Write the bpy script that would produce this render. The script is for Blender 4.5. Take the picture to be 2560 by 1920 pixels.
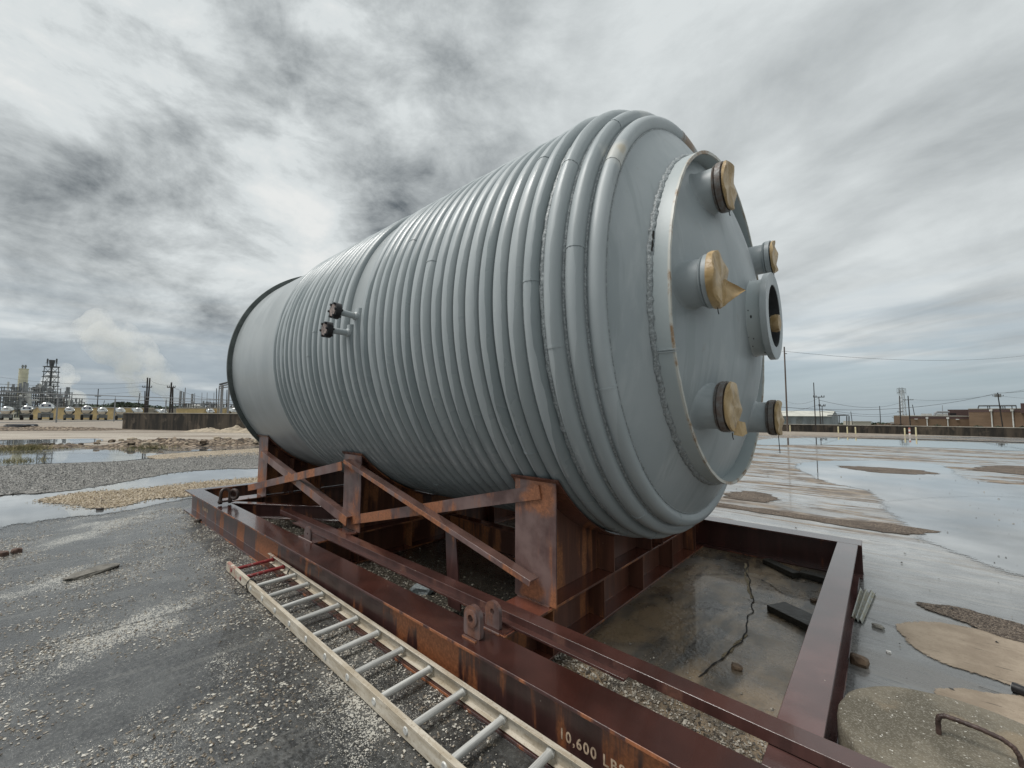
import bpy, bmesh, math, random
from mathutils import Vector, Matrix, noise as mnoise
import numpy as np
rnd = random.Random(7)
for o in list(bpy.data.objects):
    bpy.data.objects.remove(o)
S = bpy.context.scene
COL = S.collection
R = math.radians
# tuning
SUNE = 1.5; EXPO = 0.75; PLUMES = True; SKYM = 4.9; PALE = (2.35, 2.85, 3.15)
SKYB = [(740, 60, 1, 12, .20), (700, 430, 1, 13, .05), (430, 560, 1, 9, .12), (130, 60, 2, 13, .16), (80, 520, 1, 12, -.14), (300, 330, 1, 9, -.05), (640, 760, 1, 9, -.12), (1250, 120, 4, 26, -.06),
        (2050, 700, 1, 12, .18), (2450, 260, 2, 12, .14), (2150, 880, 1, 9, .12), (2300, 60, 3, 18, -.10), (420, 940, 2, 12, -.10), (1750, 200, 2, 14, -.06)]
# ------------------------------------------------------------------ camera
FPX = 1037.69; PITCH = 0.0678781; ROLL = 0.0036951; PHI = 0.7260443; HC = 1.62
F_ = Vector((-math.sin(PHI)*math.cos(PITCH), math.cos(PHI)*math.cos(PITCH), math.sin(PITCH)))
R0 = Vector((math.cos(PHI), math.sin(PHI), 0)); U0 = R0.cross(F_)
R_ = R0*math.cos(ROLL)+U0*math.sin(ROLL); U_ = U0*math.cos(ROLL)-R0*math.sin(ROLL)
CAM = Vector((0, 0, HC))
cd = bpy.data.cameras.new("camera"); cam = bpy.data.objects.new("camera", cd); COL.objects.link(cam)
cd.sensor_width = 36; cd.lens = FPX/2560*36; cd.clip_start = 0.05; cd.clip_end = 6000
M = Matrix.Identity(4)
for i in range(3):
    M[i][0] = R_[i]; M[i][1] = U_[i]; M[i][2] = -F_[i]; M[i][3] = CAM[i]
cam.matrix_world = M
S.camera = cam
# ------------------------------------------------------------------ node helper
class NT:
    def __init__(s, tree): s.t = tree; s.n = tree.nodes; s.l = tree.links
    def add(s, typ, **kw):
        n = s.n.new(typ)
        for k, v in kw.items():
            if k.startswith('_'): setattr(n, k[1:], v)
        return n
    def put(s, sock, v):
        if v is None: return
        if isinstance(v, (int, float)):
            if sock.type in ('RGBA',): sock.default_value = (v, v, v, 1)
            elif sock.type == 'VECTOR': sock.default_value = (v, v, v)
            else: sock.default_value = v
        elif isinstance(v, (tuple, list)):
            sock.default_value = tuple(v)+((1,) if sock.type == 'RGBA' and len(v) == 3 else ())
        else: s.l.new(v, sock)
    def m(s, op, a, b=None, c=None, clamp=False):
        n = s.n.new('ShaderNodeMath'); n.operation = op; n.use_clamp = clamp
        s.put(n.inputs[0], a); s.put(n.inputs[1], b)
        if c is not None: s.put(n.inputs[2], c)
        return n.outputs[0]
    def vm(s, op, a, b=None, scale=None):
        n = s.n.new('ShaderNodeVectorMath'); n.operation = op
        s.put(n.inputs[0], a)
        if b is not None: s.put(n.inputs[1], b)
        if scale is not None: s.put(n.inputs['Scale'], scale)
        return n.outputs['Value'] if op in ('DOT_PRODUCT', 'LENGTH', 'DISTANCE') else n.outputs['Vector']
    def sep(s, v):
        n = s.n.new('ShaderNodeSeparateXYZ'); s.put(n.inputs[0], v); return n.outputs
    def comb(s, x, y, z):
        n = s.n.new('ShaderNodeCombineXYZ')
        for i, v in enumerate((x, y, z)): s.put(n.inputs[i], v)
        return n.outputs[0]
    def noise(s, vec, scale=5, detail=3, rough=.5, dist=0, lac=2):
        n = s.n.new('ShaderNodeTexNoise'); s.put(n.inputs['Vector'], vec); s.put(n.inputs['Scale'], scale)
        n.inputs['Detail'].default_value = detail; n.inputs['Roughness'].default_value = rough
        n.inputs['Distortion'].default_value = dist; n.inputs['Lacunarity'].default_value = lac
        return n.outputs['Fac']
    def vor(s, vec, scale=5, feat='F1', out='Distance', rnd_=1):
        n = s.n.new('ShaderNodeTexVoronoi'); n.feature = feat; s.put(n.inputs['Vector'], vec)
        n.inputs['Scale'].default_value = scale; n.inputs['Randomness'].default_value = rnd_
        return n.outputs[out]
    def step(s, v, a, b, lo=0, hi=1, smooth=True):
        n = s.n.new('ShaderNodeMapRange'); n.interpolation_type = 'SMOOTHSTEP' if smooth else 'LINEAR'
        s.put(n.inputs['Value'], v)
        s.put(n.inputs['From Min'], a); s.put(n.inputs['From Max'], b); s.put(n.inputs['To Min'], lo); s.put(n.inputs['To Max'], hi)
        return n.outputs[0]
    def mix(s, f, a, b, blend='MIX'):
        n = s.n.new('ShaderNodeMix'); n.data_type = 'RGBA'; n.blend_type = blend
        s.put(n.inputs[0], f); s.put(n.inputs[6], a); s.put(n.inputs[7], b); return n.outputs[2]
    def bump(s, h, strength=.3, dist=.01, nrm=None):
        n = s.n.new('ShaderNodeBump'); n.inputs['Strength'].default_value = strength
        n.inputs['Distance'].default_value = dist; s.put(n.inputs['Height'], h)
        if nrm is not None: s.put(n.inputs['Normal'], nrm)
        return n.outputs[0]
# ------------------------------------------------------------------ world (broken overcast)
SUN_EL = R(63); SUN_AZ = math.atan2(-.62, -.5)
world = bpy.data.worlds.new("World"); S.world = world; world.use_nodes = True
w = NT(world.node_tree); w.n.clear()
wo = w.add('ShaderNodeOutputWorld'); bg = w.add('ShaderNodeBackground'); w.l.new(bg.outputs[0], wo.inputs[0])
bg.inputs['Strength'].default_value = 0.1
sky = w.add('ShaderNodeTexSky'); sky.sky_type = 'NISHITA'; sky.sun_disc = False
sky.sun_elevation = SUN_EL; sky.sun_rotation = math.pi/2-SUN_AZ
sky.air_density = 1.0; sky.dust_density = 2.5; sky.ozone_density = 1.2
tc = w.add('ShaderNodeTexCoord'); D = w.vm('NORMALIZE', tc.outputs['Generated'])
dx, dy, dz = w.sep(D)
zz = w.m('MAXIMUM', dz, 0.0)
den = w.m('ADD', zz, .10)
# plane coordinates: u along wind streaks, v across
va = PHI+R(90)+R(12)      # streak azimuth
cu, su = math.cos(va), math.sin(va)
uu = w.m('DIVIDE', w.m('ADD', w.m('MULTIPLY', dx, cu), w.m('MULTIPLY', dy, su)), den)
vv = w.m('DIVIDE', w.m('ADD', w.m('MULTIPLY', dx, -su), w.m('MULTIPLY', dy, cu)), den)
def skyb(px, py, lo, hi):
    d = (F_+((px-1280)*R_-(py-960)*U_)/FPX).normalized()
    return w.step(w.vm('DOT_PRODUCT', D, tuple(d)), math.cos(R(hi)), math.cos(R(lo)))
pst = w.comb(w.m('MULTIPLY', uu, .42), w.m('MULTIPLY', vv, 1.05), 3.7)
piso = w.comb(w.m('MULTIPLY', uu, .8), w.m('MULTIPLY', vv, 1.0), 1.3)
dst = w.vm('MULTIPLY', D, (1, 1, 1.9))
n1 = w.noise(pst, 1.35, 4, .5, .25)
n2 = w.noise(dst, 2.3, 10, .62, .3)
n3 = w.noise(dst, 6.5, 9, .62, .5)
left = w.step(w.vm('DOT_PRODUCT', D, tuple(R_)), .25, -.35)     # lumpy cloud to the left, streaks to the right
cl = w.m('ADD', w.m('MULTIPLY', w.m('SUBTRACT', n1, .5), w.m('SUBTRACT', 1.45, w.m('MULTIPLY', left, 1.15))),
         w.m('MULTIPLY', w.m('SUBTRACT', n2, .5), w.m('ADD', 1.1, w.m('MULTIPLY', left, 1.9))))
cl = w.m('ADD', cl, w.m('MULTIPLY', w.m('SUBTRACT', n3, .5), w.m('ADD', .15, w.m('MULTIPLY', left, 1.1))))
lum = w.m('ADD', w.m('SUBTRACT', .60, w.m('MULTIPLY', left, .02)), w.m('MULTIPLY', cl, 1.3))
for (px, py, lo, hi, amt) in SKYB:
    lum = w.m('ADD', lum, w.m('MULTIPLY', skyb(px, py, lo, hi), amt))
lum = w.m('MINIMUM', w.m('MAXIMUM', lum, -.25), 1.4)
ccol = w.mix(w.step(lum, -.25, .85, smooth=False), (.155, .18, .20), (.83, .88, .89))
ccol = w.mix(w.step(lum, .82, 1.4), ccol, (.97, .99, .98))
ccol = w.mix(1.0, ccol, SKYM, 'MULTIPLY')
clear = w.mix(1.0, sky.outputs[0], (.95, 1.0, 1.04), 'MULTIPLY')
# low on the horizon the cloud deck opens onto pale blue
pale = w.mix(1.0, w.mix(.80, clear, PALE), .95, 'MULTIPLY')
hz = w.noise(w.comb(w.m('MULTIPLY', dx, 2.2), w.m('MULTIPLY', dy, 2.2), w.m('MULTIPLY', dz, 20)), 1.6, 4, .5, .3)
openm = w.m('MULTIPLY', w.step(dz, .30, .03), w.step(w.m('ADD', hz, w.m('MULTIPLY', w.step(dz, .2, .0), .25)), .40, .70))
pale = w.mix(w.m('MULTIPLY', left, .9), pale, (1.75, 2.12, 2.45))
col = w.mix(w.m('MULTIPLY', openm, .85), ccol, pale)
col = w.mix(w.step(dz, .0, -.06), col, (1.3, 1.3, 1.25))
w.l.new(col, bg.inputs['Color'])
# ------------------------------------------------------------------ sun through cloud, exposure
sd = bpy.data.lights.new("sun", 'SUN'); sd.energy = SUNE; sd.angle = R(24); sd.color = (1.0, .97, .93)
so = bpy.data.objects.new("sun", sd); COL.objects.link(so)
sdir = Vector((math.cos(SUN_AZ)*math.cos(SUN_EL), math.sin(SUN_AZ)*math.cos(SUN_EL), math.sin(SUN_EL)))
so.rotation_euler = sdir.to_track_quat('Z', 'Y').to_euler()
S.view_settings.view_transform = 'Standard'; S.view_settings.look = 'None'
S.view_settings.exposure = EXPO; S.view_settings.gamma = 1
S.render.engine = 'CYCLES'
S.cycles.use_denoising = True; S.cycles.volume_bounces = 12; S.cycles.max_bounces = 14
# ------------------------------------------------------------------ placing helpers
def ray(px, py): return F_+((px-1280)*R_-(py-960)*U_)/FPX
def G(px, py, z=0.0):
    d = ray(px, py); return CAM+d*((z-HC)/d.z)
def W(px, py, D_):
    "point at depth D_ along the view direction"
    return CAM+ray(px, py)*D_
def onY(px, py, Y):
    d = ray(px, py); return CAM+d*(Y/d.y)
# ------------------------------------------------------------------ materials
def new_mat(name):
    m = bpy.data.materials.new(name); m.use_nodes = True
    t = NT(m.node_tree); b = t.n.get('Principled BSDF')
    return m, t, b
def pos(t): return t.add('ShaderNodeNewGeometry').outputs['Position']
def objc(t): return t.add('ShaderNodeTexCoord').outputs['Object']
MATS = {}
def simple(name, c, rough=.6, var=.25, scale=6, bump=.15, bscale=60, metal=0, stretch=(1, 1, 1), spec=None, bd=.004, c2=None):
    if name in MATS: return MATS[name]
    m, t, b = new_mat(name); P = t.vm('MULTIPLY', objc(t), stretch)
    n = t.noise(P, scale, 5, .6)
    f = t.step(n, .3, .7)
    lo = tuple(x*(1-var) for x in c); hi = tuple(min(1, x*(1+var)) for x in c)
    if c2: hi = c2
    t.put(b.inputs['Base Color'], t.mix(f, lo, hi))
    t.put(b.inputs['Roughness'], t.step(t.noise(P, scale*2, 3), .3, .7, rough*.8, min(1, rough*1.2)))
    b.inputs['Metallic'].default_value = metal
    if spec is not None: b.inputs['Specular IOR Level'].default_value = spec
    if bump: t.put(b.inputs['Normal'], t.bump(t.noise(P, bscale, 3), bump, bd))
    MATS[name] = m; return m
YC, ZC = 3.64, 2.358
X0, PP = -5.671, .12846
def tank_mat(name, wet):
    m, t, b = new_mat(name); P = pos(t); x, y, z = t.sep(P)
    base = t.mix(t.step(t.noise(P, 1.3, 4, .6), .35, .65), (.345, .385, .398), (.40, .438, .448))
    base = t.mix(t.m('MULTIPLY', t.step(t.noise(P, 90, 2), .3, .7), .12), base, (.36, .40, .40))
    rough = t.step(t.noise(P, 3, 3), .3, .7, .36, .5)
    if wet:
        th = t.m('ARCTAN2', t.m('SUBTRACT', z, ZC), t.m('SUBTRACT', y, YC))      # -pi..pi, +-pi faces the viewer
        thp = t.m('MODULO', t.m('ADD', th, 2*math.pi), 2*math.pi)
        q = t.m('DIVIDE', t.m('SUBTRACT', x, X0-.027), PP); idx = t.m('FLOOR', q); fr = t.m('SUBTRACT', q, idx)
        nz = t.noise(t.comb(t.m('MULTIPLY', idx, 7.31), t.m('MULTIPLY', thp, 1.6), 0), 1.0, 4, .6)
        nb = t.noise(t.comb(t.m('MULTIPLY', idx, 3.17), t.m('MULTIPLY', thp, .7), 5), 1.0, 2, .5)
        low = t.step(t.m('ADD', thp, t.m('MULTIPLY', t.m('SUBTRACT', nb, .5), 1.9)), 3.35, 4.15)
        e = t.m('SUBTRACT', t.m('ADD', .62, t.m('MULTIPLY', t.m('SUBTRACT', nz, .5), 1.1)), t.m('MULTIPLY', low, 1.0))
        wm = t.step(t.m('SUBTRACT', fr, e), -.012, .012)
        wm = t.m('MULTIPLY', wm, t.step(x, -1.0, -1.7, .35, 1))
        base = t.mix(t.m('MULTIPLY', wm, .72), base, (.175, .21, .217))
        rough = t.m('SUBTRACT', rough, t.m('MULTIPLY', wm, .12))
        tn = t.noise(t.comb(t.m('MULTIPLY', idx, 5.7), t.m('MULTIPLY', thp, .5), 11), 1.0, 2, .5)
        base = t.mix(t.m('MULTIPLY', t.step(tn, .35, .68), .30), base, (.52, .555, .56))
        groove_shade = t.m('MAXIMUM', t.step(fr, .90, 1.0), t.step(fr, .07, .0)); base = t.mix(t.m('MULTIPLY', groove_shade, t.m('MULTIPLY', t.step(x, -1.45, -1.6), .55)), base, (.10, .105, .10))  # shade between neighbouring coils painted into the groove colour
        # rust bleeding from the valleys
        def blob(th_, r_, x_, rad, colr, amt, b0):
            c_ = (x_, YC+r_*math.cos(th_), ZC+r_*math.sin(th_)); dd = t.m('ADD', t.vm('DISTANCE', P, c_), t.m('MULTIPLY', t.m('SUBTRACT', t.noise(P, 14, 3), .5), rad*.8))
            return t.mix(t.m('MULTIPLY', t.step(dd, rad, rad*.4), amt), b0, colr)
        base = blob(2.57, 1.62, -1.13, .15, (.60, .60, .56), .85, base)
        base = blob(2.55, 1.62, -1.12, .06, (.50, .42, .28), .6, base)
        base = blob(1.62, 1.60, -1.10, .20, (.30, .17, .08), .75, base)
        base = blob(2.05, 1.70, -1.25, .13, (.55, .56, .54), .5, base)
        rz = t.step(t.noise(t.comb(t.m('MULTIPLY', idx, 2.1), t.m('MULTIPLY', thp, 3.2), 9), 1.0, 5, .65), .66, .80)
        rz = t.m('MULTIPLY', t.m('MULTIPLY', rz, t.step(fr, .74, .98)), .45)
        base = t.mix(rz, base, (.20, .13, .07))
    else:
        # drips down the dished end
        dr = t.noise(t.vm('MULTIPLY', P, (1, 5.5, .55)), 1.4, 4, .6)
        dm = t.m('MULTIPLY', t.step(dr, .57, .64), .34)
        lt = t.noise(t.vm('MULTIPLY', P, (1, 3.2, .8)), 2.2, 6, .65, .4)
        base = t.mix(t.m('MULTIPLY', t.step(lt, .52, .68), .30), base, (.52, .55, .55))
        base = t.mix(t.m('MULTIPLY', t.step(t.noise(P, 5.5, 6, .7), .62, .70), .30), base, (.30, .27, .23))
        base = t.mix(dm, base, (.26, .30, .305))
    t.put(b.inputs['Base Color'], base); t.put(b.inputs['Roughness'], rough)
    b.inputs['Specular IOR Level'].default_value = .45
    t.put(b.inputs['Normal'], t.bump(t.noise(P, 160, 2), .12, .002, t.bump(t.noise(P, 2.4, 2), .25, .02)))
    return m
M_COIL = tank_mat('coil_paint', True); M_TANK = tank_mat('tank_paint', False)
def shell_mat():
    m, t, b = new_mat('shell_paint'); P = pos(t)
    n = t.noise(t.vm('MULTIPLY', P, (2.2, .8, .8)), 1.6, 5, .65)
    t.put(b.inputs['Base Color'], t.mix(t.step(n, .35, .65), (.33, .36, .365), (.41, .44, .445)))
    t.put(b.inputs['Roughness'], t.step(n, .3, .7, .28, .42))
    t.put(b.inputs['Normal'], t.bump(t.noise(P, 120, 2), .1, .002))
    return m
M_SHELL = shell_mat()
def weld_mat():
    m, t, b = new_mat('weld_bead'); P = pos(t)
    n = t.noise(P, 70, 3, .7)
    t.put(b.inputs['Base Color'], t.mix(t.step(n, .4, .62), (.22, .24, .245), (.38, .415, .42)))
    b.inputs['Roughness'].default_value = .45
    t.put(b.inputs['Normal'], t.bump(t.noise(P, 40, 2, .5), .8, .010))
    return m
M_WELD = weld_mat()
def rust_mat(name, prim, rust, amt=.5, top=(.075, .024, .018), faded=None, joints_=()):
    m, t, b = new_mat(name); g = t.add('ShaderNodeNewGeometry'); P = g.outputs['Position']
    nz = t.m('ABSOLUTE', t.sep(g.outputs['Normal'])[2])
    n1 = t.noise(t.vm('MULTIPLY', P, (9, 9, .7)), 1, 5, .65, .3); n2 = t.noise(t.vm('MULTIPLY', P, (1, 1, .6)), 2.1, 4, .55, .5)
    f = t.m('ADD', t.m('MULTIPLY', n1, .40), t.m('MULTIPLY', n2, .60))
    rm = t.step(f, .585-amt*.13, .635-amt*.11)
    pc = t.mix(t.step(n1, .35, .65), tuple(v*.72 for v in prim), tuple(v*1.25 for v in prim))
    if faded: pc = t.mix(t.step(t.noise(P, 2.2, 5, .6), .40, .60), pc, faded)
    for (jx, jy, jz, jr) in joints_:
        dd = t.m('ADD', t.vm('DISTANCE', P, (jx, jy, jz)), t.m('MULTIPLY', t.m('SUBTRACT', t.noise(P, 9, 4, .65), .5), jr*1.3))
        rm = t.m('MAXIMUM', rm, t.step(dd, jr, jr*.45))
    gr = t.step(t.noise(P, 45, 3, .7), .35, .7)
    rc = t.mix(gr, tuple(v*.6 for v in rust), rust)
    c = t.mix(rm, pc, rc)
    tw = t.step(nz, .6, .9)
    tcx = t.mix(t.step(t.noise(P, 3, 4), .35, .65), tuple(v*.75 for v in top), tuple(v*1.25 for v in top))
    c = t.mix(tw, c, tcx)
    sp = t.step(t.vor(t.vm('MULTIPLY', P, (1, 1, 1)), 9), .035, .02)
    c = t.mix(t.m('MULTIPLY', sp, .8), c, (.45, .38, .30))
    t.put(b.inputs['Base Color'], c)
    rv = t.m('ADD', t.m('MULTIPLY', rm, .22), .36)
    rt = t.step(t.noise(P, 1.7, 4), .42, .62, .07, .22)
    t.put(b.inputs['Roughness'], t.m('ADD', t.m('MULTIPLY', rv, t.m('SUBTRACT', 1, tw)), t.m('MULTIPLY', rt, tw)))
    b.inputs['Specular IOR Level'].default_value = .7
    t.put(b.inputs['Coat Weight'], t.m('MULTIPLY', tw, .50)); b.inputs['Coat Roughness'].default_value = .09; b.inputs['Coat IOR'].default_value = 1.6
    nn = t.bump(t.noise(P, 130, 3, .7), .25, .003, t.bump(t.noise(P, 7, 2), .10, .01))
    t.put(b.inputs['Normal'], nn)
    return m
M_BEAM = rust_mat('rusty_beam_steel', (.075, .034, .030), (.42, .150, .058), .62, top=(.046, .017, .013))
M_FADE = rust_mat('faded_primer_steel', (.115, .060, .053), (.42, .165, .075), .60, top=(.14, .078, .064), faded=(.21, .138, .125), joints_=((-1.79, 2.30, 1.05, .17), (-4.36, 2.22, .45, .20), (-4.42, 2.22, 1.03, .15), (-7.08, 2.25, .97, .16), (-1.85, 2.3, .40, .12), (-3.2, 2.2, .78, .12), (-5.8, 2.2, .74, .14), (-7.3, 2.3, .45, .2)))
M_INNER = rust_mat('inner_rusty_steel', (.13, .055, .035), (.42, .165, .065), .65, top=(.12, .04, .026))
M_RAILST = rust_mat('dark_red_channel_steel', (.070, .030, .025), (.16, .068, .045), .3, top=(.062, .026, .021))
M_IRON = simple('dark_rusty_iron', (.055, .034, .028), .5, .5, 30, .6, 90)
# ------------------------------------------------------------------ mesh helpers
class MB:
    def __init__(s): s.v = []; s.f = []; s.sm = False
    def add(s, vs, fs):
        o = len(s.v); s.v += [tuple(v) for v in vs]; s.f += [tuple(i+o for i in f) for f in fs]; return s
    def box(s, a, b, rot=None, piv=None):
        x0, y0, z0 = a; x1, y1, z1 = b
        vs = [Vector(p) for p in ((x0, y0, z0), (x1, y0, z0), (x1, y1, z0), (x0, y1, z0), (x0, y0, z1), (x1, y0, z1), (x1, y1, z1), (x0, y1, z1))]
        if rot is not None:
            c = Vector(piv) if piv is not None else (Vector(a)+Vector(b))/2
            vs = [c+rot@(v-c) for v in vs]
        return s.add(vs, [(0, 3, 2, 1), (4, 5, 6, 7), (0, 1, 5, 4), (1, 2, 6, 5), (2, 3, 7, 6), (3, 0, 4, 7)])
    def prism(s, prof, a, b, up=(0, 0, 1)):
        "profile (p,q) extruded from a to b; p sideways (up x dir), q up"
        a = Vector(a); b = Vector(b); d = (b-a).normalized(); up = Vector(up); sx = up.cross(d).normalized(); uz = d.cross(sx)
        n = len(prof)
        vs = [a+sx*p+uz*q for p, q in prof]+[b+sx*p+uz*q for p, q in prof]
        fs = [(i, (i+1) % n, (i+1) % n+n, i+n) for i in range(n)]+[tuple(range(n))[::-1], tuple(range(n, 2*n))]
        return s.add(vs, fs)
    def tube(s, pts, r, n=8, caps=True, closed=False):
        pts = [Vector(p) for p in pts]; m = len(pts); rr = r if isinstance(r, (list, tuple)) else [r]*m
        prev = None; base = len(s.v); rings = []
        for i, p in enumerate(pts):
            if closed: d = pts[(i+1) % m]-pts[i-1]
            else: d = pts[min(i+1, m-1)]-pts[max(i-1, 0)]
            d = d.normalized()
            ref = prev if prev is not None else (Vector((0, 0, 1)) if abs(d.z) < .9 else Vector((1, 0, 0)))
            a = (ref-d*ref.dot(d))
            if a.length < 1e-4: a = d.orthogonal()
            a.normalize(); prev = a; bb = d.cross(a)
            rings.append([p+(a*math.cos(2*math.pi*k/n)+bb*math.sin(2*math.pi*k/n))*rr[i] for k in range(n)])
        vs = [v for r_ in rings for v in r_]; fs = []
        for i in range(m if closed else m-1):
            j = (i+1) % m
            for k in range(n): fs.append((i*n+k, i*n+(k+1) % n, j*n+(k+1) % n, j*n+k))
        if caps and not closed: fs += [tuple(range(n))[::-1], tuple(range((m-1)*n, m*n))]
        return s.add(vs, fs)
    def lathe(s, prof, c, axis='X', n=96, a0=0, a1=2*math.pi, close=True):
        "prof: (h along axis, r)"
        full = abs(a1-a0-2*math.pi) < 1e-6; m = n if full else n+1
        vs = []; c = Vector(c)
        for h, r in prof:
            for k in range(m):
                a = a0+(a1-a0)*k/n
                if axis == 'X': vs.append(c+Vector((h, r*math.cos(a), r*math.sin(a))))
                elif axis == 'Z': vs.append(c+Vector((r*math.cos(a), r*math.sin(a), h)))
                else: vs.append(c+Vector((r*math.cos(a), h, r*math.sin(a))))
        fs = []
        for i in range(len(prof)-1):
            for k in range(n):
                k2 = (k+1) % m
                fs.append((i*m+k, i*m+k2, (i+1)*m+k2, (i+1)*m+k))
        return s.add(vs, fs)
    def build(s, name, mat, parent=None, smooth=False, bevel=0, sharp=35):
        me = bpy.data.meshes.new(name); me.from_pydata(s.v, [], s.f); me.update()
        bm = bmesh.new(); bm.from_mesh(me)
        bmesh.ops.recalc_face_normals(bm, faces=bm.faces[:])
        if bevel:
            ed = [e for e in bm.edges if len(e.link_faces) == 2 and e.calc_face_angle(0) > R(35)]
            try: bmesh.ops.bevel(bm, geom=ed, offset=bevel, segments=1, affect='EDGES', profile=.5, clamp_overlap=True)
            except Exception: pass
        if smooth:
            for f in bm.faces: f.smooth = True
            for e in bm.edges:
                if len(e.link_faces) == 2 and e.calc_face_angle(0) > R(sharp): e.smooth = False
        bm.to_mesh(me); bm.free()
        if isinstance(mat, (list, tuple)):
            for q in mat: me.materials.append(q)
        elif mat: me.materials.append(mat)
        o = bpy.data.objects.new(name, me); COL.objects.link(o)
        if parent is not None:
            o.parent = parent
            o.matrix_parent_inverse = wmat(parent).inverted()
        return o
def wmat(o):
    m = o.matrix_basis.copy()
    if o.parent is not None: m = wmat(o.parent) @ o.matrix_parent_inverse @ m
    return m
def tag(o, label=None, cat=None, group=None, kind=None):
    if label: o['label'] = label
    if cat: o['category'] = cat
    if group: o['group'] = group
    if kind: o['kind'] = kind
    return o
def thing(name, loc, label, cat, group=None):
    o = bpy.data.objects.new(name, None); COL.objects.link(o); o.location = loc; o.empty_display_size = .2
    return tag(o, label, cat, group)
def copy_tree(o, parent=None):
    c = o.copy(); COL.objects.link(c)
    if parent is not None: c.parent = parent
    for ch in list(o.children): copy_tree(ch, c)
    return c
def W_prof(w_, h, tf, tw):
    return [(-w_/2, 0), (w_/2, 0), (w_/2, tf), (tw/2, tf), (tw/2, h-tf), (w_/2, h-tf), (w_/2, h), (-w_/2, h), (-w_/2, h-tf), (-tw/2, h-tf), (-tw/2, tf), (-w_/2, tf)]
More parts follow.
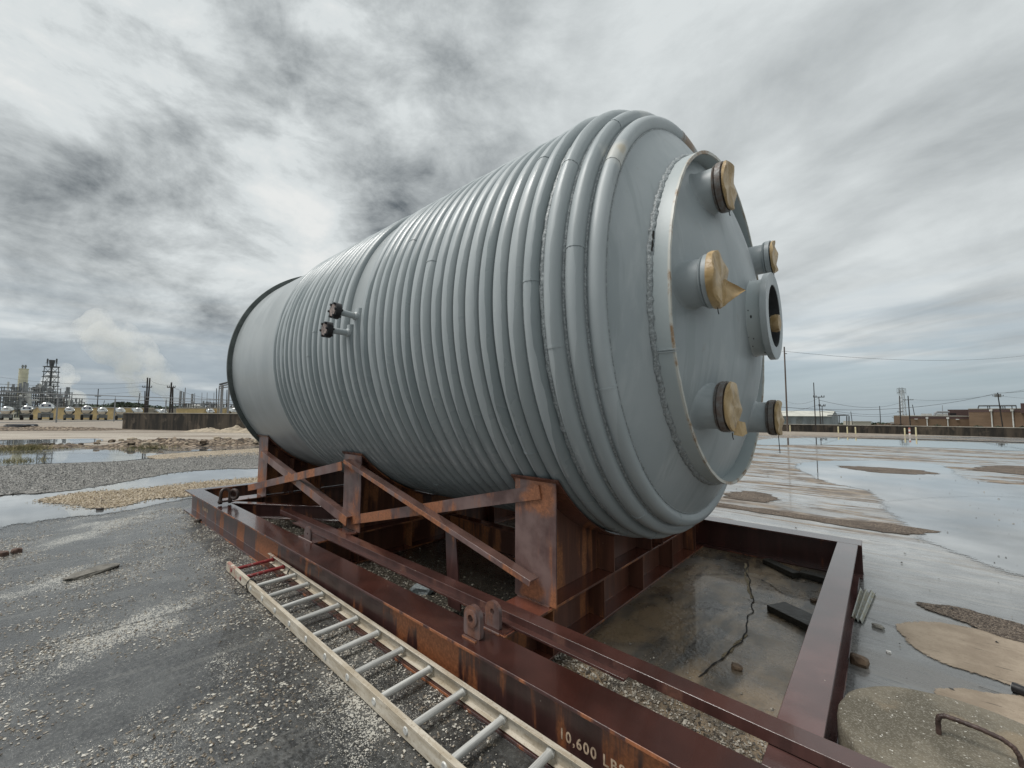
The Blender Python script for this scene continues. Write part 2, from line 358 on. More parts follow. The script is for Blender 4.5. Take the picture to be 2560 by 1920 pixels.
# ================================================================== GROUND
def terrain(x, y):
    r = math.hypot(x, y); d = x*R0.x+y*R0.y; s = max(0, min(1, (d/max(r, 1)+.75)/1.5))
    z = 0
    if r > 44:
        z = -(r-44)*(.004+.024*s)
    return z
mb = MB(); rs = [0.0, .6, 1.2, 2, 3, 4, 5.5, 7, 9, 12, 16, 21, 28, 36, 44, 60, 80, 110, 150, 220, 340, 600, 1200, 2500]; na = 96
vs = [(0, 0, 0)]
for r in rs[1:]:
    for k in range(na):
        a = 2*math.pi*k/na; x, y = r*math.cos(a), r*math.sin(a); vs.append((x, y, terrain(x, y)))
fs = [(0, 1+k, 1+(k+1) % na) for k in range(na)]
for i in range(len(rs)-2):
    for k in range(na):
        a = 1+i*na; b = a+na; k2 = (k+1) % na; fs.append((a+k, b+k, b+k2, a+k2))
mb.add(vs, fs)
def ground_mat():
    m, t, b = new_mat('wet_yard_ground'); P = pos(t); x, y, z = t.sep(P)
    # lateral (right) and forward coordinates on the ground
    la = t.m('ADD', t.m('MULTIPLY', x, R0.x), t.m('MULTIPLY', y, R0.y))
    fo = t.m('ADD', t.m('MULTIPLY', x, -R0.y), t.m('MULTIPLY', y, R0.x))
    LF = t.comb(la, fo, 0)
    fine = t.noise(P, 34, 4, .7); mid = t.noise(P, 3.2, 5, .6); big = t.noise(LF, .42, 4, .55, .6)
    # --- asphalt on the left, pale worn concrete to the right / far, brown slab inside the skid
    asph = t.mix(t.step(fine, .35, .68), (.018, .018, .018), (.075, .075, .071))
    asph = t.mix(t.m('MULTIPLY', t.step(mid, .42, .66), .55), asph, (.095, .096, .092))
    conc = t.mix(t.step(mid, .38, .64), (.20, .205, .205), (.31, .315, .31))
    conc = t.mix(t.m('MULTIPLY', t.step(fine, .55, .72), .35), conc, (.11, .095, .08))
    stx = t.noise(t.comb(t.m('MULTIPLY', x, .55), t.m('MULTIPLY', y, 7.0), 0), 1.0, 6, .68, .35)
    fnx = t.noise(t.comb(t.m('MULTIPLY', x, 2.6), t.m('MULTIPLY', y, 30.0), 2), 1.0, 3, .6, .2)
    sty = t.noise(t.comb(t.m('MULTIPLY', x, 9.0), t.m('MULTIPLY', y, .9), 4), 1.0, 5, .65, .3)
    conc = t.mix(t.m('MULTIPLY', t.step(stx, .50, .66), .75), conc, (.46, .45, .42))
    conc = t.mix(t.m('MULTIPLY', t.step(stx, .44, .34), .6), conc, (.15, .145, .13))
    stn = t.noise(t.comb(t.m('MULTIPLY', x, .35), t.m('MULTIPLY', y, 1.5), 9), 1.0, 7, .66, .7)
    conc = t.mix(t.m('MULTIPLY', t.step(stn, .47, .60), .75), conc, (.20, .165, .125))
    conc = t.mix(t.m('MULTIPLY', t.step(fnx, .61, .66), .75), conc, (.05, .046, .042))
    nearf = t.step(t.m('ADD', fo, t.m('MULTIPLY', mid, 1.2)), 6.0, 3.4)
    conc = t.mix(t.m('MULTIPLY', nearf, .62), conc, (.085, .085, .082))
    conc = t.mix(t.m('MULTIPLY', t.step(t.noise(P, 60, 4, .75), .50, .66), .45), conc, (.07, .068, .062))
    asph = t.mix(t.m('MULTIPLY', t.step(sty, .54, .66), .35), asph, (.20, .195, .175))
    asph = t.mix(t.m('MULTIPLY', t.step(sty, .42, .34), .6), asph, (.018, .018, .018))
    slab = t.mix(t.step(t.noise(t.vm('MULTIPLY', P, (1, .35, 1)), 3.1, 5, .6, .4), .38, .57), (.060, .052, .040), (.27, .20, .125))
    slab = t.mix(t.m('MULTIPLY', t.step(t.noise(P, 1.3, 4, .6), .50, .62), .6), slab, (.095, .094, .088))
    slab = t.mix(t.m('MULTIPLY', t.step(fine, .55, .72), .5), slab, (.03, .025, .02))
    inx = t.m('MULTIPLY', t.step(x, -1.95, -1.6), t.step(t.m('ADD', x, t.m('MULTIPLY', mid, .25)), -.22, -.12, 1, 0))
    iny = t.m('MULTIPLY', t.step(y, 1.7, 1.9), t.step(y, 5.62, 5.5))
    rt = t.step(t.m('ADD', t.m('SUBTRACT', x, -.35), t.m('MULTIPLY', t.m('MAXIMUM', t.m('SUBTRACT', y, 5.5), 0), 2.2)), -.2, .25)
    mud = t.mix(t.step(t.noise(LF, 2.6, 6, .65), .4, .62), (.095, .066, .043), (.25, .195, .14))
    sand = t.mix(t.step(t.noise(P, 11, 4, .7), .35, .65), (.27, .23, .18), (.45, .40, .33))
    c = t.mix(rt, asph, conc)
    # pale shell specks in the asphalt
    dens = t.step(t.noise(t.vm('MULTIPLY', LF, (1, .7, 1)), 1.5, 4, .6), .40, .70)
    for sc, th in ((42, .24), (20, .16), (75, .32), (110, .36)):
        d = t.vor(t.vm('MULTIPLY', LF, (1, 1, 1)), sc); jit = t.noise(P, sc*.8, 2)
        spk = t.step(t.m('ADD', d, t.m('MULTIPLY', jit, .05)), t.m('MULTIPLY', dens, th+.10), t.m('ADD', t.m('MULTIPLY', dens, th+.12), .04), 1, 0)
        spk = t.m('MULTIPLY', spk, t.m('SUBTRACT', 1, rt))
        c = t.mix(t.m('MULTIPLY', spk, .85), c, (.52, .50, .44))
    insk = t.m('MULTIPLY', inx, iny)
    c = t.mix(insk, c, slab)
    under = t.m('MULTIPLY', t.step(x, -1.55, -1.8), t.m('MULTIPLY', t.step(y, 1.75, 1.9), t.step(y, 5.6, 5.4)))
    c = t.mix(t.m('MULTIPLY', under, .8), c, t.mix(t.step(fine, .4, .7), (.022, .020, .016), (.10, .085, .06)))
    # mud islands right and far
    isl = t.noise(t.comb(t.m('MULTIPLY', x, .16), t.m('MULTIPLY', y, .85), 0), 1.0, 7, .66, .5)
    farm = t.step(fo, 5.5, 9.5)
    im = t.m('MULTIPLY', t.step(isl, .515, .54), farm)
    isl2 = t.noise(t.comb(t.m('MULTIPLY', x, .42), t.m('MULTIPLY', y, 2.6), 6), 1.0, 7, .68, .6)
    i2 = t.m('MULTIPLY', t.m('MULTIPLY', t.step(isl2, .490, .535), t.step(fo, 3.6, 6.5)), t.m('MULTIPLY', t.step(isl, .38, .46), t.step(t.m('ADD', fo, t.m('MULTIPLY', la, -1.0)), -1.0, 1.2)))
    im = t.m('MAXIMUM', im, t.m('MULTIPLY', i2, .9))
    im = t.m('MULTIPLY', im, t.step(t.m('ADD', la, t.m('MULTIPLY', fo, .1)), -1, 1.5))
    c = t.mix(im, c, mud)
    sand = t.mix(t.m('MULTIPLY', t.step(t.noise(t.vm('MULTIPLY', LF, (.12, 1.1, 1)), 1.0, 6, .65, .5), .50, .60), .8), sand, (.15, .105, .07))
    lfar = t.m('MULTIPLY', t.step(fo, 17, 21), t.step(la, 2, -2))
    c = t.mix(lfar, c, sand)
    wallside = t.step(fo, 29, 32)
    c = t.mix(wallside, c, t.mix(.5, sand, mud))
    vf = t.step(fo, 60, 140); c = t.mix(vf, c, (.13, .14, .09))
    t.put(b.inputs['Base Color'], c)
    # --- wetness
    film = t.step(big, .36, .56)
    wr = t.step(t.m('ADD', t.m('MULTIPLY', fine, .25), t.m('MULTIPLY', stx, .75)), .38, .62, .10, .42)    # right side, water film
    wl = t.step(fine, .3, .7, .12, .48)
    wl = t.m('SUBTRACT', wl, t.m('MULTIPLY', film, .14))
    r = t.m('ADD', t.m('MULTIPLY', rt, wr), t.m('MULTIPLY', t.m('SUBTRACT', 1, rt), wl))
    dry = t.m('MAXIMUM', t.m('MAXIMUM', im, lfar), wallside)
    r = t.m('ADD', t.m('MULTIPLY', r, t.m('SUBTRACT', 1, dry)), t.m('MULTIPLY', dry, .75))
    r = t.m('ADD', t.m('MULTIPLY', r, t.m('SUBTRACT', 1, insk)), t.m('MULTIPLY', insk, t.step(mid, .35, .65, .08, .5)))
    t.put(b.inputs['Roughness'], r)
    b.inputs['Specular IOR Level'].default_value = .9
    t.put(b.inputs['Coat Weight'], t.m('MULTIPLY', t.m('MULTIPLY', t.m('MAXIMUM', rt, .55), t.m('SUBTRACT', 1, dry)), .60)); b.inputs['Coat Roughness'].default_value = .07; b.inputs['Coat IOR'].default_value = 1.45
    hgt = t.m('ADD', t.m('MULTIPLY', fine, .5), t.m('MULTIPLY', t.noise(P, 9, 5, .65), 1.0))
    bn = t.add('ShaderNodeBump'); bn.inputs['Distance'].default_value = .022; t.put(bn.inputs['Height'], hgt)
    t.put(bn.inputs['Strength'], t.m('ADD', .06, t.m('MULTIPLY', .55, t.m('MAXIMUM', dry, t.m('MULTIPLY', t.m('SUBTRACT', 1, rt), .9)))))
    t.put(b.inputs['Normal'], bn.outputs[0])
    return m
M_GROUND = ground_mat()
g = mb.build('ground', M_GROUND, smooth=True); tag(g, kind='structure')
# ---- flat patches traced on the ground, each a thin sheet with an irregular edge
def smooth_poly(pts, n=8, jit=.0, seed=0, jx=1):
    out = []; m = len(pts)
    for i in range(m):
        p0, p1, p2, p3 = [Vector(pts[(i+k) % m]) for k in (-1, 0, 1, 2)]
        for k in range(n):
            t = k/n
            out.append(.5*((2*p1)+(p2-p0)*t+(2*p0-5*p1+4*p2-p3)*t*t+(3*p1-p0-3*p2+p3)*t**3))
    if jit:
        for i, p in enumerate(out):
            a = mnoise.noise(Vector((p.x*3+seed, p.y*3, seed)))+.6*mnoise.noise(Vector((p.x*9+seed, p.y*9, seed)))+.5*mnoise.noise(Vector((p.x*27, p.y*27, seed)))
            b = mnoise.noise(Vector((p.x*3, p.y*3+seed, 7+seed)))+.6*mnoise.noise(Vector((p.x*9, p.y*9+seed, 5)))+.5*mnoise.noise(Vector((p.x*27, p.y*27+3, 5)))
            out[i] = p+Vector((a*jx, b, 0))*jit
    return out
FADED = {}
def fade(mat):
    if mat.name in FADED: return FADED[mat.name]
    m = mat.copy(); m.name = mat.name+'_feathered'; t = NT(m.node_tree); b = t.n.get('Principled BSDF')
    at = t.n.new('ShaderNodeAttribute'); at.attribute_name = 'edge'; P_ = pos(t)
    nz_ = t.m('ADD', t.m('MULTIPLY', t.noise(t.vm('MULTIPLY', P_, (.6, 1.6, 1)), 3.5, 6, .7), .9), t.m('MULTIPLY', t.noise(P_, 60, 2, .6), .5))
    t.put(b.inputs['Alpha'], t.step(t.m('ADD', at.outputs['Fac'], t.m('SUBTRACT', nz_, .70)), .28, .46))
    FADED[mat.name] = m; return m
def patch(name, pix, mat, z, jit=.03, seed=0, pts=None, kind='structure', band=0):
    P = [G(*p)[:2] for p in pix] if pts is None else pts
    P = smooth_poly([Vector((p[0], p[1], 0)) for p in P], 10, jit, seed, 4 if seed in (8, 9, 10, 13, 14) else 1)
    A = np.array([(p.x, p.y) for p in P]); B = np.roll(A, -1, 0); n = len(P)
    area = abs(np.sum(A[:, 0]*B[:, 1]-B[:, 0]*A[:, 1]))/2; per = np.hypot(*(B-A).T).sum(); bw = band or min(.25, .30*area/per)
    lo = A.min(0)-bw*1.5; hi = A.max(0)+bw*1.5; cs = max(bw*.6, math.sqrt((hi[0]-lo[0])*(hi[1]-lo[1])/26000))
    nx, ny = int((hi[0]-lo[0])/cs)+2, int((hi[1]-lo[1])/cs)+2
    gx, gy = np.meshgrid(lo[0]+cs*np.arange(nx), lo[1]+cs*np.arange(ny), indexing='ij'); Q = np.stack([gx.ravel(), gy.ravel()], 1)
    dm = np.full(len(Q), 1e9); ins = np.zeros(len(Q), bool)
    for k in range(n):
        a, b = A[k], B[k]; e = b-a; L = e@e+1e-12; t_ = np.clip(((Q-a)@e)/L, 0, 1); dd = np.hypot(*(Q-(a+t_[:, None]*e)).T); dm = np.minimum(dm, dd)
        if a[1] != b[1]:
            c_ = ((a[1] > Q[:, 1]) != (b[1] > Q[:, 1])) & (Q[:, 0] < (b[0]-a[0])*(Q[:, 1]-a[1])/(b[1]-a[1])+a[0]); ins ^= c_
    sd = np.where(ins, dm, -dm); att = np.clip(.5+sd/(2*bw), 0, 1); keep = sd > -bw*1.2
    idx = -np.ones(len(Q), int); V = []; F = []; at = []
    K = keep.reshape(nx, ny); Fc = K[:-1, :-1] & K[1:, :-1] & K[1:, 1:] & K[:-1, 1:]
    for i_, j_ in zip(*np.nonzero(Fc)):
        q = []
        for u_, v_ in ((i_, j_), (i_+1, j_), (i_+1, j_+1), (i_, j_+1)):
            m_ = u_*ny+v_
            if idx[m_] < 0: idx[m_] = len(V); V.append((float(Q[m_, 0]), float(Q[m_, 1]), z)); at.append(float(att[m_]))
            q.append(int(idx[m_]))
        F.append(q)
    me = bpy.data.meshes.new(name); me.from_pydata(V, [], F); me.update()
    la_ = me.attributes.new('edge', 'FLOAT', 'POINT'); la_.data.foreach_set('value', at)
    me.materials.append(fade(mat)); o = bpy.data.objects.new(name, me); COL.objects.link(o); o['kind'] = kind
    return o
def water_mat():
    m, t, b = new_mat('puddle_water'); P = pos(t)
    t.put(b.inputs['Base Color'], t.mix(t.step(t.noise(P, 1.5, 4), .4, .65), (.11, .118, .12), (.19, .20, .205)))
    t.put(b.inputs['Roughness'], t.step(t.noise(P, 2.5, 5, .65), .42, .68, .015, .14))
    b.inputs['Specular IOR Level'].default_value = 1.0; b.inputs['Coat Weight'].default_value = .8; b.inputs['Coat Roughness'].default_value = .02
    t.put(b.inputs['Normal'], t.bump(t.noise(P, 14, 3), .035, .004))
    return m
M_WATER = water_mat()
def gravel_mat(name, c1, c2, dark, sc=60, rough=.75):
    m, t, b = new_mat(name); P = pos(t)
    v = t.add('ShaderNodeTexVoronoi'); v.inputs['Scale'].default_value = sc; t.l.new(P, v.inputs['Vector'])
    cc = t.sep(v.outputs['Color'])[0]
    n = t.noise(P, 2.0, 4, .6)
    c = t.mix(t.step(cc, .1, .9), c1, c2)
    c = t.mix(t.step(v.outputs['Distance'], .42, .75), c, dark)
    c = t.mix(t.m('MULTIPLY', t.step(n, .45, .7), .5), c, dark)
    t.put(b.inputs['Base Color'], c); b.inputs['Roughness'].default_value = rough
    t.put(b.inputs['Normal'], t.bump(t.m('SUBTRACT', 1, v.outputs['Distance']), .9, .02))
    return m
M_GRGRAY = gravel_mat('gray_gravel', (.13, .13, .125), (.40, .385, .35), (.075, .07, .065), 42)
M_GRTAN = gravel_mat('tan_gravel', (.30, .235, .155), (.62, .53, .40), (.12, .09, .06), 34)
M_GRBR = gravel_mat('brown_gravel', (.11, .075, .05), (.34, .27, .205), (.05, .035, .025), 85)
def dry_mat():
    m, t, b = new_mat('tan_dry_concrete'); P = pos(t); x, y, z = t.sep(P)
    c = t.mix(t.step(t.noise(P, 3.5, 6, .65), .35, .65), (.285, .225, .165), (.40, .325, .245))
    c = t.mix(t.m('MULTIPLY', t.step(t.noise(P, 70, 3, .7), .52, .68), .35), c, (.20, .155, .11))
    pit = t.noise(t.comb(t.m('MULTIPLY', x, 3.0), t.m('MULTIPLY', y, 26), 2), 1.0, 4, .65, .3)
    c = t.mix(t.m('MULTIPLY', t.step(pit, .63, .67), .75), c, (.08, .065, .05))
    t.put(b.inputs['Base Color'], c); b.inputs['Roughness'].default_value = .8
    t.put(b.inputs['Normal'], t.bump(t.noise(P, 60, 4, .7), .4, .005)); return m
M_DRY = dry_mat()
M_GRAYC = simple('gray_wet_concrete', (.105, .112, .115), .28, .25, 6, .2, 60, spec=.8)
patch('puddle', [(-500, 1108), (0, 1100), (110, 1099), (235, 1097), (245, 1104), (150, 1112), (0, 1114), (-500, 1122)], M_WATER, .010, .10, 1)
patch('puddle', [(388, 1118), (480, 1113), (560, 1111), (660, 1109), (660, 1124), (560, 1125), (470, 1127), (400, 1124)], M_WATER, .010, .08, 2)
patch('puddle', [(-400, 1140), (0, 1131), (100, 1129), (250, 1124), (378, 1121), (396, 1138), (310, 1152), (150, 1158), (0, 1165), (-400, 1190)], M_WATER, .010, .05, 3)
patch('gravel_bank', [(-400, 1192), (0, 1167), (150, 1160), (300, 1155), (400, 1148), (520, 1137), (660, 1128), (660, 1166), (560, 1172), (470, 1178), (380, 1190), (300, 1205), (200, 1222), (100, 1233), (0, 1238), (-400, 1290)], M_GRGRAY, .014, .10, 4)
patch('gravel_bank', [(376, 1141), (470, 1132), (560, 1127), (660, 1122), (660, 1136), (560, 1142), (470, 1146), (400, 1149)], M_GRTAN, .020, .07, 5)
patch('puddle', [(700, 1160), (560, 1171), (470, 1177), (380, 1189), (300, 1204), (200, 1221), (100, 1237), (0, 1244), (-300, 1290), (-300, 1400), (0, 1318), (70, 1306), (170, 1293), (290, 1280), (400, 1258), (480, 1245), (560, 1238), (700, 1225)], M_WATER, .006, .07, 6)
patch('gravel_bank', [(112, 1251), (202, 1234), (347, 1225), (492, 1209), (640, 1197), (760, 1188), (760, 1212), (640, 1218), (560, 1230), (480, 1240), (376, 1247), (320, 1262), (260, 1271), (190, 1262)], M_GRTAN, .014, .09, 7)
# right: wet sheets and dry islands
patch('gravel_bank', [(1785, 1257), (1900, 1272), (2050, 1294), (2130, 1302), (2240, 1312), (2340, 1332), (2240, 1334), (2090, 1311), (1960, 1291), (1870, 1276), (1785, 1265)], M_GRBR, .008, .05, 8)
patch('gravel_bank', [(1800, 1238), (1860, 1229), (1910, 1233), (1950, 1248), (1920, 1257), (1870, 1252), (1820, 1246)], M_GRBR, .008, .07, 9)
patch('gravel_bank', [(2310, 1511), (2412, 1524), (2470, 1540), (2580, 1572), (2580, 1610), (2484, 1588), (2383, 1549), (2330, 1525)], M_GRBR, .008, .015, 10)
patch('dry_patch', [(2252, 1568), (2290, 1558), (2412, 1569), (2600, 1624), (2600, 1728), (2470, 1692), (2383, 1666), (2325, 1640), (2273, 1605)], M_DRY, .006, .012, 11)
patch('dry_patch', [(2340, 1733), (2397, 1724), (2499, 1741), (2620, 1760), (2620, 1840), (2480, 1800)], M_DRY, .006, .012, 12)
patch('gravel_bank', [(2100, 1166), (2180, 1168), (2300, 1176), (2330, 1184), (2250, 1185), (2160, 1178)], M_GRBR, .008, .07, 13)
patch('gravel_bank', [(2430, 1172), (2520, 1165), (2640, 1172), (2640, 1190), (2520, 1184)], M_GRBR, .008, .08, 14)
patch('puddle', [(2000, 1160), (2140, 1152), (2330, 1160), (2420, 1200), (2640, 1230), (2640, 1420), (2400, 1380), (2260, 1300), (2180, 1230), (2060, 1200)], M_WATER, .004, .10, 15)
patch('puddle', [(1900, 1100), (2050, 1094), (2300, 1098), (2640, 1110), (2640, 1128), (2300, 1118), (2050, 1112), (1900, 1112)], M_WATER, .006, .15, 16)
# cracks in the slab (thin dark recess lines)
M_CRACK = simple('crack_dirt', (.012, .010, .008), .9, .4, 30, 0)
M_CRSH = simple('crack_grit', (.20, .16, .10), .9, .6, 60, .8, 90)
def crack(pix, wd, mat=M_CRACK, z=.005, jit=.03, seed=0):
    P = []
    for a, b in zip(pix[:-1], pix[1:]):
        A, B = G(*a), G(*b)
        for k in range(10): P.append(A.lerp(B, k/10))
    for i, p in enumerate(P):
        p.x += mnoise.noise(Vector((p.x*7+seed, p.y*7, 1)))*jit; p.y += mnoise.noise(Vector((p.x*7, p.y*7+seed, 4)))*jit
    mb = MB(); L = []; Rr = []
    for i, p in enumerate(P):
        d = (P[min(i+1, len(P)-1)]-P[max(i-1, 0)]); d.z = 0
        if d.length < 1e-6: d = Vector((1, 0, 0))
        d.normalize(); nn = Vector((-d.y, d.x, 0)); w_ = wd*(.35+1.0*abs(mnoise.noise(Vector((i*.6, seed, 2)))+.35))
        L.append((p.x+nn.x*w_, p.y+nn.y*w_, z)); Rr.append((p.x-nn.x*w_, p.y-nn.y*w_, z))
    n = len(P); mb.add(L+Rr, [(i, i+n, i+n+1, i+1) for i in range(n-1)])
    o = mb.build('ground_crack', mat); o['kind'] = 'structure'; return o
crack([(1870, 1405), (1870, 1440), (1885, 1505), (1872, 1540), (1868, 1580), (1850, 1610), (1800, 1650), (1740, 1700)], .006, seed=3)
crack([(1862, 1408), (1872, 1470), (1882, 1500)], .016, M_CRSH, .004, seed=4)
crack([(1868, 1590), (1835, 1612), (1800, 1650)], .010, M_CRSH, .004, seed=5)
crack([(1855, 1495), (1900, 1508), (1960, 1520)], .004, seed=6)
crack([(1905, 1450), (1960, 1485), (2010, 1500), (2040, 1502)], .005, seed=7)
crack([(1740, 1440), (1800, 1436), (1850, 1436), (1905, 1450)], .004, seed=8)
crack([(1755, 1515), (1830, 1535)], .003, seed=9)
crack([(100, 1615), (240, 1585), (330, 1560), (430, 1535), (560, 1505)], .005, seed=10)
crack([(320, 1415), (400, 1400), (480, 1390), (520, 1384)], .004, seed=11)
crack([(0, 1690), (60, 1665), (130, 1650)], .004, seed=12)
crack([(190, 1530), (260, 1510), (340, 1488)], .003, seed=13)
crack([(2170, 1545), (2240, 1570), (2330, 1610)], .003, seed=14)
crack([(2450, 1715), (2540, 1745)], .003, seed=15)
# ================================================================== TANK
XR = -7.531      # far rim
tank = thing('storage_tank', (-4.2, YC, 0.33), 'huge gray half-pipe coiled steel vessel lying on the rusty skid', 'tank')
RS = 1.735; CR = 2.9; KR = .5; CX = -.70-CR; XK = CX+math.sqrt((CR-KR)**2-(RS-KR)**2)
def head_prof():
    out = []
    phi1 = math.acos((RS-KR)/(CR-KR))      # angle from radial to axis at junction
    ph = math.pi/2-phi1
    # knuckle, from cylinder tangent (s=0) to junction
    sj = math.atan2((XK-CX), (RS-KR))
    for k in range(17):
        a = sj*k/16; out.append((XK+KR*math.sin(a), RS-KR+KR*math.cos(a)))
    # crown
    a0 = math.asin((RS-KR+KR*math.cos(sj))/CR)
    for k in range(1, 25):
        a = a0*(1-k/24); out.append((CX+CR*math.cos(a), CR*math.sin(a)))
    return out
mb = MB(); mb.lathe([(XR+.01, RS-.03), (XR+.01, RS), (XK, RS)], (0, YC, ZC), 'X', 192)
mb.build('shell', M_SHELL, tank, smooth=True)
mb = MB(); mb.lathe(head_prof(), (0, YC, ZC), 'X', 192)
mb.build('dished_head', M_TANK, tank, smooth=True, sharp=60)
mb = MB(); mb.lathe([(XR+.012, RS-.03), (XR-.25, 1.2), (XR-.35, .6), (XR-.38, .001)], (0, YC, ZC), 'X', 96)
mb.build('rear_head', M_SHELL, tank, smooth=True)
M_RIM = simple('rim_dark_paint', (.085, .10, .095), .5, .3, 8, .2)
mb = MB(); mb.lathe([(XR-.02, RS-.05), (XR-.02, 1.795), (XR, 1.800), (XR+.028, 1.797), (XR+.03, RS-.01)], (0, YC, ZC), 'X', 192)
mb.build('rim_flange', M_RIM, tank, smooth=True, sharp=30)
def torus_arc(mb, xc, rc, a, b_, t0, t1, n=190, m=12, full=False, wob=0, seed=0, nx=0):
    "tube of half width a / height b_ about the circle (xc, rc); nx tilts the profile towards +x"
    vs = []; N = n if full else n+1
    ca, sa = math.sqrt(1-nx*nx), nx
    for i in range(N):
        th = t0+(t1-t0)*i/n
        for k in range(m):
            p = 2*math.pi*k/m; dx_ = a*math.sin(p); dr = b_*math.cos(p)
            if wob: q = 1+wob*mnoise.noise(Vector((th*38+seed, k*1.3, seed))); dx_ *= q; dr *= q
            X = xc+dx_*ca+dr*sa; r = rc+dr*ca-dx_*sa
            vs.append((X, YC+r*math.cos(th), ZC+r*math.sin(th)))
    fs = []
    for i in range(n):
        j = (i+1) % N
        for k in range(m): k2 = (k+1) % m; fs.append((i*m+k, i*m+k2, j*m+k2, j*m+k))
    if not full: fs += [tuple(range(m))[::-1], tuple(range(n*m, (n+1)*m))]
    mb.add(vs, fs)
joints = {3: [], 8: [3.22], 9: [3.08], 21: [2.72], 27: [4.3], 28: [4.22], 24: [2.9], 30: [3.75], 31: [2.55], 32: [3.12, 4.35], 6: [4.0], 12: [4.4], 18: [4.1],
          33: [2.66, 3.35, 4.45], 34: [2.35, 3.02, 4.15, 4.75], 35: [1.70, 2.62, 3.52, 4.40]}
CO = []
for i in range(33): CO.append((X0+PP*i+.03, RS, 0.0))
for s_ in (.150, .275, .398):
    a = s_/KR; CO.append((XK+KR*math.sin(a), RS-KR+KR*math.cos(a), math.sin(a)))
for i, (xc, rc, nx) in enumerate(CO):
    xc += rnd.uniform(-.0025, .0025); rc += rnd.uniform(-.003, .003); mb = MB(); aw = .0622 if i < 32 else .055; ah = .050
    if i in (15, 16):
        torus_arc(mb, xc, rc, aw, ah, R(177.5 if i == 15 else 173), R(430), 170)
    else: torus_arc(mb, xc, rc, aw, ah, 0, 2*math.pi, 220, full=True)
    if i >= 32: mb.v = []; mb.f = []; torus_arc(mb, xc, rc, aw, .060, 0, 2*math.pi, 260, 16, full=True, nx=nx)
    for th in joints.get(i, []):
        q = .0035
        torus_arc(mb, xc, rc, aw+q, (ah if i < 32 else .060)+q, th-.0035, th+.0035, 1, 12, nx=nx)
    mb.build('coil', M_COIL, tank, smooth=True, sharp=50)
# weld seams in the knuckle valleys
def seam(xc, rc, r, nx, wob=.5, seed=0, par=tank):
    mb = MB(); torus_arc(mb, xc, rc, r, r*.6, 0, 2*math.pi, 520, 6, full=True, wob=wob, seed=seed, nx=nx)
    return mb.build('weld_seam', M_WELD, par, smooth=True, sharp=80)
for k, s_ in enumerate((.083, .212, .336)):
    a = s_/KR; seam(XK+KR*math.sin(a), RS-KR+KR*math.cos(a)+.004, .016, math.sin(a), .5, k)
seam(XK-.055, RS+.004, .012, 0, .5, 9)
a = .455/KR; seam(XK+KR*math.sin(a)-.0, RS-KR+KR*math.cos(a)+.000, .007, math.sin(a), .3, 12)
# support ring on the head
RR = 1.289; xh = CX+math.sqrt(CR*CR-RR*RR)
mb = MB(); n = 240; vs = []
for k in range(n):
    a = 2*math.pi*k/n
    xe = -.878+.006*mnoise.noise(Vector((a*4, 1, 0)))+.003*mnoise.noise(Vector((a*16, 3, 0)))
    for (X, r) in ((xh-.02, RR), (xe, RR), (xe, RR-.022), (xh-.02, RR-.022)):
        vs.append((X, YC+r*math.cos(a), ZC+r*math.sin(a)))
fs = []
for k in range(n):
    k2 = (k+1) % n
    for j in range(3): fs.append((k*4+j, k*4+j+1, k2*4+j+1, k2*4+j))
mb.add(vs, fs)
def ring_mat():
    m, t, b = new_mat('ring_paint'); P = pos(t); x, y, z = t.sep(P)
    base = t.mix(t.step(t.noise(P, 1.5, 4), .35, .65), (.40, .45, .455), (.46, .50, .50))
    edge = t.step(x, -.896, -.885)
    worn = t.mix(t.step(t.noise(P, 6, 5, .7), .45, .62), (.55, .55, .50), (.30, .19, .10))
    t.put(b.inputs['Base Color'], t.mix(edge, base, worn)); b.inputs['Roughness'].default_value = .45
    t.put(b.inputs['Normal'], t.bump(t.noise(P, 40, 3), .15, .004))
    return m
rg = mb.build('support_ring', ring_mat(), tank, smooth=True, sharp=50)
mb = MB(); torus_arc(mb, xh+.006, RR+.004, .020, .014, 0, 2*math.pi, 700, 6, full=True, wob=.6, seed=5, nx=.45)
mb.build('weld_seam', M_WELD, rg, smooth=True, sharp=80)
mb = MB(); torus_arc(mb, xh+.018, RR+.003, .006, .014, R(164), R(170), 14, 6, wob=.9, seed=3); mb.build('cracked_gap', M_CRACK, rg)
mb = MB()
th = R(196.5)
for dth in (0, .010): torus_arc(mb, -.93, RR+.002, .075, .006, th+dth, th+dth+.005, 1, 8)
mb.build('joint_weld', M_TANK, rg)
# nozzles on the head
M_CANVAS = None
def canvas_mat():
    m, t, b = new_mat('tan_canvas'); P = pos(t)
    n = t.noise(P, 9, 5, .6, .4)
    c = t.mix(t.step(n, .3, .7), (.34, .225, .09), (.60, .44, .24))
    c = t.mix(t.step(t.noise(P, 26, 4, .7), .60, .72), c, (.24, .16, .055))
    t.put(b.inputs['Base Color'], c); b.inputs['Roughness'].default_value = .42
    t.put(b.inputs['Normal'], t.bump(t.noise(P, 18, 3), .45, .015))
    return m
M_CANVAS = canvas_mat()
M_BLACK = simple('black_rubber', (.012, .012, .014), .5, .3, 20, 0)
M_STRAP = simple('worn_gray_flange', (.27, .27, .26), .5, .3, 30, .3, 80, c2=(.14, .10, .08))
NZ = [(3.06, 3.185, .148, -.785, 'a'), (2.669, 2.425, .146, -.772, 'b'), (2.948, 1.661, .146, -.782, 'c'), (4.323, 3.034, .131, -.734, 'd'), (4.026, 1.584, .127, -.700, 'e')]
